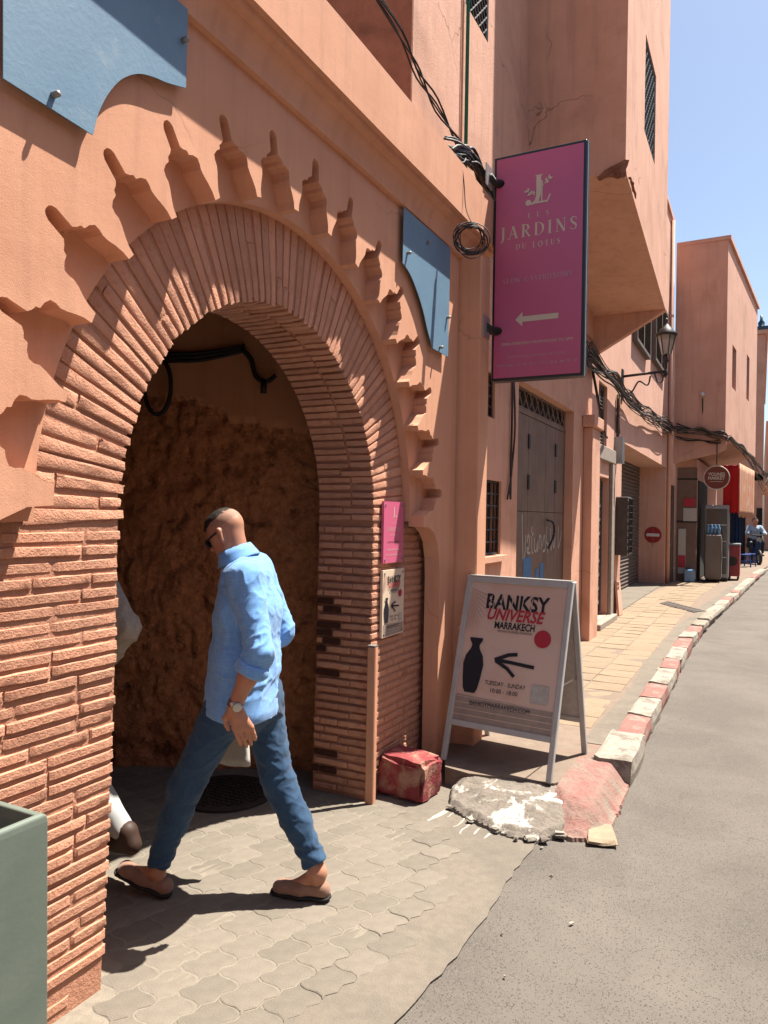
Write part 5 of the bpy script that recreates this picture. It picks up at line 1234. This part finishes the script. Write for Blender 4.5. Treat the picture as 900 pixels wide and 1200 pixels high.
def foot_shoe(W, name, ank, heel, toe, parent, mat, solemat, h=.006, wid=.045):
    a, hl, te = [np.array(x) for x in (ank, heel, toe)]; d = te-hl; d /= np.linalg.norm(d); lat = np.cross([0, 0, 1], d); lat /= np.linalg.norm(lat); up = np.cross(d, lat)
    lo = np.minimum(np.minimum(hl, te), a)-.1; hi = np.maximum(np.maximum(hl, te), a)+.1; L = np.linalg.norm(te-hl)
    f = Field(lo, hi, h)
    f.cap(hl+d*.03+up*.026, hl+d*L*.45+up*.026, .032, .032, .025); f.cap(hl+d*L*.45+up*.024, te-d*.045+up*.018, .033, .027, .03, sc=(lat, 1.35)); f.cap(hl+d*.026+up*.036, hl+d*L*.16+up*.034, .025, .025, .02)
    f.cap(te-d*.07+up*.02+lat*.012, te-d*.045+up*.016-lat*.01, .028, .027, .02)
    f.plane(hl+up*.008, -up)
    # opening
    f.cap(hl+d*.055+up*.070, hl+d*L*.5+up*.074, .027, .024, 0, 'cut')
    o = sdf_obj(f, name, mat, parent, lambda c: .0012*noise.noise(c*60))
    f2 = Field(lo, hi, h); f2.cap(hl+d*.03+up*.004, hl+d*L*.45+up*.004, .037, .038, .02); f2.cap(hl+d*L*.45+up*.004, te-d*.04+up*.004, .039, .034, .02, sc=(lat, 1.28)); f2.plane(hl+up*.009, up); f2.plane(hl-up*.004, -up)
    sdf_obj(f2, 'sole', solemat, o); return o

# ---- man in the blue shirt
mp = empty('person', (-.1, 2.46, .02), 'man in a blue linen shirt, blue trousers and tan loafers striding into the passage', 'person')
GZ = .0125
Wm, FD, LD = frame((-.1, 2.46, GZ), math.atan2(-.12, -.99))
ty = R(16); TF = FD*math.cos(ty)+LD*math.sin(ty); TL = LD*math.cos(ty)-FD*math.sin(ty)     # torso turned to its left
C0 = Wm(0, 0, 0)
def T(f, l, z): return C0+TF*f+TL*l+np.array([0, 0, z])
J = dict(hipL=Wm(.01, .085, .83), hipR=Wm(-.02, -.085, .83), knL=Wm(.20, .095, .47), anL=Wm(.335, .10, .10), knR=Wm(-.115, -.10, .47), anR=Wm(-.300, -.115, .115),
         heL=Wm(.27, .10, .006), toL=Wm(.54, .105, .072), heR=Wm(-.352, -.12, .012), toR=Wm(-.085, -.105, .002),
         shL=T(-.045, .165, 1.335), shR=T(.0, -.175, 1.34), elL=T(-.125, .255, 1.065), wrL=T(-.035, .26, .855), elR=T(-.10, -.22, 1.07), wrR=T(.13, -.22, .87))
hy = R(-14); HF = TF*math.cos(hy)+TL*math.sin(hy); HL = TL*math.cos(hy)-TF*math.sin(hy); hp = R(30)   # head yaw and downward pitch
HU = np.array([0, 0, 1])*math.cos(hp)+HF*math.sin(hp); HFp = HF*math.cos(hp)-np.array([0, 0, 1])*math.sin(hp)
HC = T(.078, .0, 1.492); HS = .82
def Hd(f, l, u): return HC+(HFp*f+HL*l+HU*u)*HS
HR = np.stack([HFp, HL, HU], 1)
allp = np.array(list(J.values())+[Hd(0, 0, .15)]); lo, hi = allp.min(0)-.16, allp.max(0)+.16
bf = Field(lo, hi, .006)
# hidden trunk and legs, then what shows
bf.cap(T(0, 0, .88), T(0, 0, 1.1), .085, .08, .03, sc=(TL, 1.4)); bf.cap(T(0, 0, 1.1), T(0, 0, 1.3), .08, .08, .03, sc=(TL, 1.5)); bf.cap(J['shL'], J['shR'], .045, .045, .03)
for s_ in 'LR':
    bf.cap(J['hip'+s_], J['kn'+s_], .065, .045, .03); bf.cap(J['kn'+s_], J['an'+s_], .045, .031, .02); a = J['an'+s_]; hl, te = J['he'+s_], J['to'+s_]; d = (te-hl)/np.linalg.norm(te-hl)
    bf.cap(a, hl+d*.045+[0, 0, .032], .030, .021, .02); bf.cap(a+[0, 0, -.01], hl+d*.15+[0, 0, .033], .030, .022, .025); bf.cap(hl+d*.1+[0, 0, .032], te-d*.05+[0, 0, .024], .025, .018, .02)
    bf.ell(a+LD*.024*(1 if s_ == 'L' else -1), (.011,)*3, k=.02); bf.ell(a-LD*.024*(1 if s_ == 'L' else -1), (.011,)*3, k=.02)
    bf.cap(J['sh'+s_], J['el'+s_], .045, .036, .03); bf.cap(J['el'+s_], J['el'+s_]*.55+J['wr'+s_]*.45, .038, .037, .02); bf.cap(J['el'+s_]*.55+J['wr'+s_]*.45, J['wr'+s_], .036, .026, .02)
hand(bf, None, J['wrL'], T(-.055, -.02, -.14)-T(0, 0, 0), TF*.75+TL*.25, TL*.8-TF*.45, curl=.42, sc=1.02)
hand(bf, None, J['wrR'], T(.02, .0, -.14)-T(0, 0, 0), TF, -TL, curl=1.1)
# neck and head
def HEL(f, c, r, Rm=None, k=.02, mode='add'): f.ell(c, tuple(x*HS for x in r), Rm, k*HS, mode)
def HCAP(f, a, b, ra, rb, k, mode='add'): f.cap(a, b, ra*HS, rb*HS, k*HS, mode)
bf.cap(T(.0, 0, 1.32), T(.03, 0, 1.39), .07, .056, .04); bf.cap(T(.03, 0, 1.38), Hd(-.022, 0, -.02), .053, .050, .03)
HEL(bf, Hd(-.012, 0, .045), (.098, .075, .088), HR, .02); HEL(bf, Hd(.025, 0, .01), (.068, .066, .09), HR, .03); HEL(bf, Hd(.045, 0, -.055), (.046, .05, .055), HR, .03)
HCAP(bf, Hd(.066, .018, -.088), Hd(.066, -.018, -.088), .02, .02, .02)          # chin
HCAP(bf, Hd(.0, .055, -.055), Hd(.06, .025, -.088), .014, .013, .03); HCAP(bf, Hd(.0, -.055, -.055), Hd(.06, -.025, -.088), .014, .013, .03)
HCAP(bf, Hd(.086, 0, .025), Hd(.112, 0, -.022), .009, .0125, .012); HCAP(bf, Hd(.1, .012, -.026), Hd(.1, -.012, -.026), .009, .009, .008)   # nose
HCAP(bf, Hd(.079, .03, .032), Hd(.079, -.03, .032), .012, .012, .015)           # brow
HCAP(bf, Hd(.09, .016, -.053), Hd(.09, -.016, -.053), .007, .007, .006); HCAP(bf, Hd(.087, .015, -.063), Hd(.087, -.015, -.063), .0075, .0075, .006)   # lips
for s_ in (1, -1):
    HEL(bf, Hd(.064, .032*s_, .008), (.016, .016, .012), HR, .008, 'cut'); HEL(bf, Hd(.06, .031*s_, .008), (.014, .014, .0125), HR, .004)
    HCAP(bf, Hd(-.010, .080*s_, .024), Hd(-.002, .077*s_, -.028), .0155, .011, .008); HEL(bf, Hd(.004, .093*s_, .003), (.012, .007, .02), HR, 0, 'cut')
mbody = sdf_obj(bf, 'body', skin, mp)
# hair: dark crop on top, shaved sides as a thin stubble shell
def hair(parent, scale=1.):
    f = Field(HC-.17, HC+.19, .005)
    HEL(f, Hd(-.006, 0, .052), (.101, .077, .0895), HR, 0); HEL(f, Hd(.03, 0, .06), (.07, .058, .07), HR, .02)
    sl, P = f.sub(f.lo, f.lo+f.h*f.n); D = P-HC; u = D@HU; fr = D@HFp; f.put(sl, HS*.082+.30*np.maximum(0, -fr-.015)-.12*np.maximum(0, fr)-u, 0, 'keep')
    sdf_obj(f, 'hair', hair_m, parent, lambda c: .0015*noise.noise(c*110))
    f = Field(HC-.17, HC+.19, .005)
    HEL(f, Hd(-.010, 0, .054), (.0985, .0762, .0825), HR, 0)
    sl, P = f.sub(f.lo, f.lo+f.h*f.n); D = P-HC; u = D@HU; fr = D@HFp
    f.put(sl, (.02-u)+np.maximum(0, fr-.02)*3, 0, 'keep'); sdf_obj(f, 'shaved_hair', stub_m, parent)
hair(mp)
# sunglasses
sgm = empty('sunglasses', Hd(.1, 0, 0), 'black sunglasses worn by the striding man', 'sunglasses')
for s_ in (1, -1):
    pts = [Hd(.099-.012*abs(math.cos(a))*0-.10*abs(.034+.023*math.cos(a))*.25, s_*(.034+.024*math.cos(a)), .006+.019*math.sin(a)) for a in np.linspace(0, 2*math.pi, 18, endpoint=False)]
    b_ = MB(); b_.prism(pts, HFp*-.003); b_.build('lens', glass_d, sgm); MB().tube(pts, .0035, 6, True).build('rim', ink, sgm, True)
    MB().tube([Hd(.09, s_*.058, .014), Hd(.05, s_*.074, .018), Hd(-.005, s_*.081, .022), Hd(-.02, s_*.08, .008)], .0038, 6).build('temple_arm', ink, sgm, True)
MB().tube([Hd(.1, .012, .012), Hd(.103, 0, .014), Hd(.1, -.012, .012)], .003, 6).build('bridge', ink, sgm, True)
# shirt
cr = np.array([T(a, c, z) for a in (-.3, .3) for c in (-.38, .38) for z in (.7, 1.5)]); sf_ = Field(cr.min(0), cr.max(0), .005)
sf_.cap(T(.0, .0, .80), T(-.006, 0, .98), .150, .130, .03, sc=(TL, 1.42)); sf_.cap(T(-.006, 0, .98), T(-.014, 0, 1.2), .130, .122, .04, sc=(TL, 1.5)); sf_.cap(T(-.012, 0, 1.18), T(.0, 0, 1.30), .116, .085, .05, sc=(TL, 1.6))
sf_.cap(J['shL']-[0, 0, .005], J['shR']-[0, 0, .005], .066, .066, .05); sf_.cap(T(.005, 0, 1.32), T(.02, 0, 1.385), .095, .068, .05)
for s_ in 'LR':
    sh, el, wr = J['sh'+s_], J['el'+s_], J['wr'+s_]; mid = el*.72+wr*.28
    sf_.cap(sh, sh*.6+el*.4, .069, .062, .03); sf_.cap(sh*.6+el*.4, el, .062, .058, .012); sf_.cap(el, mid, .058, .055, .012)
sf_.plane(T(0, 0, .772), np.array([0, 0, -1.])+TF*.10)
sf_.cap(Hd(-.03, 0, -.04), T(.03, 0, 1.40), .055, .056, 0, 'cut')
def ridge(p): return max(0., 1-2.6*abs(noise.noise(p)))**2*1.6-.4
def fold(c):
    p = c-Vector(C0); f = p.dot(Vector(TF)); l = p.dot(Vector(TL)); z = p.z
    hem = max(.15, min(1., (z-.79)/.12))
    v = .009*noise.noise(Vector((f*8, l*8, z*2.2)))+.0045*ridge(Vector((f*9+z*2, l*9+z*3, z*3)))*hem
    v += (.0016*ridge(Vector((f*20+z*6, l*20-z*8, z*11)))+.0008*noise.noise(Vector((f*50, l*50, z*50))))*hem
    d = min((Vector(J['elL'])-c).length, (Vector(J['elR'])-c).length)
    if d < .22: v += .005*(1-d/.22)*ridge(Vector((f*6, l*6, z*17+f*9)))
    if z < .97: v += .0035*ridge(Vector((f*4, l*4, z*15+l*5)))*hem
    ds = (Vector(J['shL'])-c).length
    if ds < .22: v += .004*(1-ds/.22)*ridge(Vector((f*11+z*8, l*5, z*6-f*6)))
    return v
shirt = sdf_obj(sf_, 'shirt', linen, mp, fold, 0)
# collar, rolled cuffs
nk = T(.028, 0, 1.392); axn = Vector(HC-T(0, 0, 1.30)).normalized()
b_ = MB(); n = 28; a1 = Vector(TL); a2 = axn.cross(a1).normalized()
for k, (rr, hh) in enumerate(((.066, .040), (.064, .052), (.070, .053), (.079, .030), (.088, .006), (.092, -.004), (.087, -.004), (.075, .012))):
    for j in range(n):
        a = 2*math.pi*j/n; fr = math.sin(a); dirv = a1*math.cos(a)*1.0+a2*math.sin(a); 
        b_.v.append(Vector(nk)+dirv*rr*(1+.05*noise.noise(Vector((a, k, 2))))+axn*(hh+.006*noise.noise(Vector((a*2, k, 0)))-.0))
for k in range(7): b_.f += [(k*n+j, k*n+(j+1) % n, (k+1)*n+(j+1) % n, (k+1)*n+j) for j in range(n)]
b_.f += [(7*n+j, 7*n+(j+1) % n, (j+1) % n, j) for j in range(n)]
co_ = b_.build('collar', linen, shirt, True)
for s_ in 'LR':
    el, wr = J['el'+s_], J['wr'+s_]; c1 = el*.80+wr*.20; c2 = el*.60+wr*.40; d = Vector(c2-c1)
    pts = [Vector(c1)+d*t for t in (0, .25, .5, .75, 1)]
    cu = MB(); cu.tube(pts, [.060, .066, .064, .066, .058], 20); o = cu.build('cuff', linen, shirt, True)
    for v in o.data.vertices: v.co += Vector((noise.noise(v.co*22), noise.noise(v.co*22+Vector((9, 0, 0))), noise.noise(v.co*22+Vector((0, 9, 0)))))*.008
# trousers
lo, hi = np.minimum(J['anL'], J['anR'])-.2, np.maximum(J['hipL'], J['hipR'])+.2; lo = np.minimum(lo, Wm(.4, 0, .05)); lo = np.minimum(lo, Wm(-.4, 0, 0.05)); hi = np.maximum(hi, np.maximum(Wm(.4, .2, 1), Wm(-.4, -.2, 1)))
tf = Field(lo-.05, hi+.05, .0055)
tf.cap(Wm(-.02, 0, .80), Wm(-.005, 0, .9), .112, .108, .03, sc=(LD, 1.32)); tf.ell(Wm(-.055, .06, .82), (.08, .085, .09), k=.05); tf.ell(Wm(-.06, -.06, .82), (.08, .085, .09), k=.05)
for s_ in 'LR':
    h_, kn, an = J['hip'+s_], J['kn'+s_], J['an'+s_]; end = an+(kn-an)*.10
    tf.cap(h_, kn, .092, .066, .04); tf.cap(kn, kn*.55+an*.45, .066, .060, .03); tf.cap(kn*.55+an*.45, end, .059, .049, .02)
for s_ in 'LR':
    kn, an = J['kn'+s_], J['an'+s_]; dn = (an-kn)/np.linalg.norm(an-kn); p0 = an+(kn-an)*.085
    sl, P = tf.sub(p0-.12, p0+np.array([.12, .12, .1])); sd = (P-p0)@dn; tf.F[sl] = np.maximum(tf.F[sl], sd)
tf.plane(Wm(0, 0, .93), (0, 0, 1))
def tfold(c):
    p = c-Vector(C0); f = p.dot(Vector(FD)); l = p.dot(Vector(LD)); z = p.z
    s_ = 1 if f > -.0 else -1
    v = .0035*noise.noise(Vector((f*10, l*10, z*7)))+.0015*noise.noise(Vector((f*26, l*26, z*34)))
    k_ = min((Vector(J['knL'])-c).length, (Vector(J['knR'])-c).length)
    if k_ < .2: v += .0035*(1-k_/.2)*math.sin(z*62+f*34*s_+5*noise.noise(c*7))
    a_ = min((Vector(J['anL'])-c).length, (Vector(J['anR'])-c).length)
    if a_ < .2: v += .006*(1-a_/.2)*math.sin(z*105+f*20+5*noise.noise(c*8))
    if z > .62: v += .0035*noise.noise(Vector((f*9+z*16, l*8, z*22-f*20)))
    v += .0028*ridge(Vector((f*9, l*9, z*17+f*9)))+.0015*ridge(Vector((f*22+3, l*22, z*30-f*12)))
    return v
sdf_obj(tf, 'trousers', denim, mp, tfold, 0)
for s_ in 'LR': foot_shoe(None, 'shoe', J['an'+s_]-[0, 0, .03], J['he'+s_], J['to'+s_], mp, suede, sole_m)
# watch, folded paper bag in the far hand
wt = empty('wristwatch', J['wrL'], 'steel wristwatch on the striding man', 'watch')
d = Vector(J['wrL']-J['elL']).normalized(); s1 = d.cross(Vector((0, 0, 1))).normalized(); s2 = d.cross(s1); wc = Vector(J['wrL'])-d*.012
b_ = MB(); n = 22
for (o_, rr) in ((-.011, .0285), (-.011, .0315), (.011, .0305), (.011, .0275)):
    for j in range(n): a = 2*math.pi*j/n; b_.v.append(wc+d*o_+(s1*math.cos(a)+s2*math.sin(a))*rr)
for k in range(4): b_.f += [(k*n+j, k*n+(j+1) % n, ((k+1) % 4)*n+(j+1) % n, ((k+1) % 4)*n+j) for j in range(n)]
b_.build('bracelet', steel_m, wt, True)
fc = Vector(TL*.8-TF*.45).normalized(); fc = (fc-d*fc.dot(d)).normalized(); b_ = MB(); s3 = d.cross(fc)
for (o_, rr) in ((.028, .018), (.036, .018), (.037, .014)): 
    for j in range(16): a = 2*math.pi*j/16; b_.v.append(wc+fc*o_+(d*math.cos(a)+s3*math.sin(a))*rr)
for k in range(2): b_.f += [(k*16+j, k*16+(j+1) % 16, (k+1)*16+(j+1) % 16, (k+1)*16+j) for j in range(16)]
b_.f.append(tuple(32+j for j in range(16))); b_.build('case', steel_m, wt, True)
pb = MB(); hb = J['wrR']+np.array([0, 0, -.12]); nx_, nz_ = 8, 8
for k in range(nz_+1):
    for i in range(nx_+1):
        u = i/nx_-.5; v_ = k/nz_; w_ = .10+.06*v_; p = hb+FD*(u*2*w_*.8+.02)+np.array([0, 0, -.25*v_-.03])+LD*(.012*math.sin(u*9+v_*3)); pb.v.append(tuple(p))
for k in range(nz_):
    for i in range(nx_): q = k*(nx_+1)+i; pb.f.append((q, q+1, q+nx_+2, q+nx_+1))
o = pb.build('paper_bag', paper, None, True); m_ = o.modifiers.new('s', 'SOLIDIFY'); m_.thickness = .03; tag(o, 'pale printed paper bag hanging from the striding man\'s far hand', 'bag')

# ---- simple clothed figure for the people mostly hidden or far away
def figure(name, G, head, label, pose, top, bottom, shoe, h=.012, hat=None):
    p_ = empty(name, G, label, 'person'); W_, FD_, LD_ = frame(G, head); Jn = {k: W_(*v) for k, v in pose.items()}
    al = np.array(list(Jn.values())); lo, hi = al.min(0)-.22, al.max(0)+.25
    def legs(f, g0):
        for s_ in 'LR': f.cap(Jn['hip'+s_], Jn['kn'+s_], .085*g0, .062*g0, .04); f.cap(Jn['kn'+s_], Jn['an'+s_], .06*g0, .045*g0, .03)
        f.cap(Jn['hipL'], Jn['hipR'], .10*g0, .10*g0, .05)
    f = Field(lo, hi, h); legs(f, .8); f.cap((Jn['hipL']+Jn['hipR'])/2, Jn['neck']-[0, 0, .08], .1, .1, .04); f.cap(Jn['neck']-[0, 0, .05], Jn['head'], .055, .05, .03)
    f.ell(Jn['head'], (.095, .08, .115), k=.03); f.ell(Jn['head']+FD_*.03-[0, 0, .06], (.06, .055, .06), k=.03); f.cap(Jn['head']+FD_*.1-[0, 0, .02], Jn['head']+FD_*.085+[0, 0, .02], .012, .01, .012)
    for s_ in 'LR':
        f.cap(Jn['sh'+s_], Jn['el'+s_], .04, .034, .03); f.cap(Jn['el'+s_], Jn['wr'+s_], .034, .025, .02); d = Jn['wr'+s_]-Jn['el'+s_]; d = d/np.linalg.norm(d)
        if h < .02: hand(f, None, Jn['wr'+s_], d, FD_, LD_*(1 if s_ == 'L' else -1), r=.011)
        else: f.cap(Jn['wr'+s_], Jn['wr'+s_]+d*.08, .03, .02, .01)
        f.cap(Jn['an'+s_], Jn['an'+s_]+FD_*.12-[0, 0, .04], .04, .03, .02)
    sdf_obj(f, 'body', skin, p_)
    f = Field(lo, hi, h); pel = (Jn['hipL']+Jn['hipR'])/2; f.cap(pel-[0, 0, .02], Jn['neck']-[0, 0, .16], .125, .13, .05, sc=(LD_, 1.35)); f.cap(Jn['shL'], Jn['shR'], .07, .07, .06)
    for s_ in 'LR': f.cap(Jn['sh'+s_], Jn['el'+s_], .075, .07, .04); f.cap(Jn['el'+s_], Jn['el'+s_]*.3+Jn['wr'+s_]*.7, .07, .055, .03)
    sdf_obj(f, 'shirt', top, p_, lambda c: .012*noise.noise(Vector((c.x*11, c.y*11, c.z*6)))+.006*ridge(c*13))
    f = Field(lo, hi, h); legs(f, 1.1); sdf_obj(f, 'trousers', bottom, p_, lambda c: .006*noise.noise(c*14))
    for s_ in 'LR':
        f = Field(Jn['an'+s_]-.3, Jn['an'+s_]+.3, h); f.cap(Jn['an'+s_]-FD_*.05-[0, 0, .05], Jn['an'+s_]+FD_*.17-[0, 0, .06], .042, .034, .02); f.cap(Jn['an'+s_]-FD_*.02, Jn['an'+s_]+FD_*.02-[0, 0, .05], .048, .04, .03); sdf_obj(f, 'shoe', shoe, p_)
    f = Field(Jn['head']-.2, Jn['head']+.2, h); f.ell(Jn['head']-FD_*.012+[0, 0, .02], (.103, .09, .115), k=0); f.plane(Jn['head']+FD_*.02+[0, 0, .03], -np.array([0, 0, 1.])*1+FD_*.9); sdf_obj(f, 'hair', hair_m, p_)
    return p_, Jn
walk = dict(hipL=(0, .09, .86), hipR=(0, -.09, .86), knL=(.16, .09, .48), anL=(.24, .09, .09), knR=(-.05, -.09, .48), anR=(-.33, -.09, .20), shL=(.02, .19, 1.38), shR=(.02, -.19, 1.38), elL=(.12, .26, 1.1), wrL=(.28, .24, .95), elR=(-.14, -.27, 1.03), wrR=(-.01, -.26, .84), neck=(.02, 0, 1.46), head=(.06, 0, 1.60))
figure('person', (-.96, 2.235, .02), math.atan2(-.05, -1), 'person in a grey beige top walking ahead, mostly hidden by the left brick pier', walk, grey_knit, light_trs, brown_lea, .011)

# ---- scooter and rider at the end of the street, stools
sc = empty('motor_scooter', (1.62, 29.3, .1), 'dark motor scooter parked at the end of the pavement', 'scooter')
sG = Vector((1.62, 29.4, .12)); sd = Vector((.25, -.97, 0)).normalized(); sl2 = Vector((-sd.y, sd.x, 0))
def SP(f, l, z): return sG+sd*f+sl2*l+Vector((0, 0, z))
for f in (.6, -.55):
    wh = MB().tube([SP(f+.22*math.cos(a), 0, .24+.22*math.sin(a)) for a in np.linspace(0, 2*math.pi, 20, endpoint=False)], .05, 8, True).build('wheel', iron, sc, True)
    MB().tube([SP(f, -.05, .24), SP(f, .05, .24)], .09, 10).build('hub', alu, wh)
MB().tube(catmull([SP(-.75, 0, .62), SP(-.4, 0, .66), SP(-.1, 0, .5), SP(.15, 0, .34), SP(.4, 0, .42), SP(.48, 0, .8)], 5), [.06]+[.13]*10+[.1]*10+[.09]*5, 10).build('body', navy, sc, True)
MB().tube(catmull([SP(-.75, 0, .78), SP(-.4, 0, .79), SP(.0, 0, .76)], 5), .1, 10).build('seat', ink, sc, True)
MB().tube([SP(.6, 0, .24), SP(.46, 0, .8), SP(.42, 0, 1.0)], .04, 8).build('fork', iron, sc)
MB().tube([SP(.36, -.33, 1.05), SP(.42, 0, 1.0), SP(.36, .33, 1.05)], .022, 8).build('handlebar', iron, sc)
disc((SP(.52, 0, .86).x, SP(.52, 0, .86).y-.04, SP(.52, 0, .86).z), .08, 1, .06).build('headlight', lamp_glass, sc)
ride = dict(hipL=(-.15, .11, .88), hipR=(-.15, -.11, .88), knL=(.25, .2, .78), anL=(.2, .2, .42), knR=(.25, -.2, .78), anR=(.2, -.2, .42), shL=(-.05, .19, 1.33), shR=(-.05, -.19, 1.33), elL=(.12, .28, 1.12), wrL=(.34, .28, 1.1), elR=(.12, -.28, 1.12), wrR=(.34, -.28, 1.1), neck=(-.02, 0, 1.42), head=(.03, 0, 1.56))
figure('person', tuple(sG+Vector((0, 0, -.05))), math.atan2(sd.y, sd.x), 'rider in a pale blue top sitting on the dark scooter', ride, M('rider_shirt', (.35, .45, .58), None), ink, ink, .024)
for k, (x, y) in enumerate(((1.50, 27.6), (1.36, 26.9))):
    so_ = empty('plastic_stool', (x, y, .12), ('blue plastic stool on the pavement nearest the scooter', 'blue plastic stool on the pavement nearest the orange cloth')[k], 'stool', 'blue stools beyond the shop')
    bevel(MB().box(x-.16, x+.16, y-.16, y+.16, .50, .54).build('seat', plastic_b, so_), .01)
    for a in (-1, 1):
        for c in (-1, 1): MB().tube([(x+a*.13, y+c*.13, .5), (x+a*.17, y+c*.17, .121)], [.022, .018], 6).build('leg', plastic_b, so_)
    MB().tube([(x+.15*math.cos(q), y+.15*math.sin(q), .3) for q in np.linspace(.785, .785+2*math.pi, 4, endpoint=False)], .012, 5, True).build('stretcher', plastic_b, so_)

# =================================================================== OTHER SIDE OF THE STREET (unseen houses behind and right of the camera, added to cut sky fill)
for k, (y0, y1, hh_, mt) in enumerate(((-16, 2.5, 6.2, stucco_c), (2.6, 15, 5.4, stucco_b), (15.1, 34, 6.6, stucco_d))):
    oh = empty('added_opposite_house', (8.6, (y0+y1)/2, 0), ('unseen terracotta house added across the road behind the viewpoint', 'unseen terracotta house added across the road facing the archway', 'unseen terracotta house added across the road facing the shop')[k], 'house', 'unseen houses added to block sky light')
    xo = 8.4; n_ = int((y1-y0)/3.2); hol_ = []
    for i in range(n_):
        yc = y0+(i+.5)*(y1-y0)/n_; hol_ += [(yc-.5, yc+.5, 3.4, 4.6)]+([(yc-.6, yc+.6, .1, 2.3)] if i % 2 else [])
    w_ = wall_yz(xo, xo+.3, y0, y1, 0, hh_, hol_).build('wall', mt, oh); MB().box(xo+.2, xo+.25, y0+.1, y1-.1, .05, hh_-.1).build('backing', dark_in, oh)
    MB().box(xo-.06, xo+6, y0, y1, hh_+.002, hh_+.12).build('roof', mt, oh)
    for (a, c, d, e) in hol_: MB().box(xo+.1, xo+.14, a, c, d, e).build('shutter' if d > 1 else 'door', louvre_m, oh)
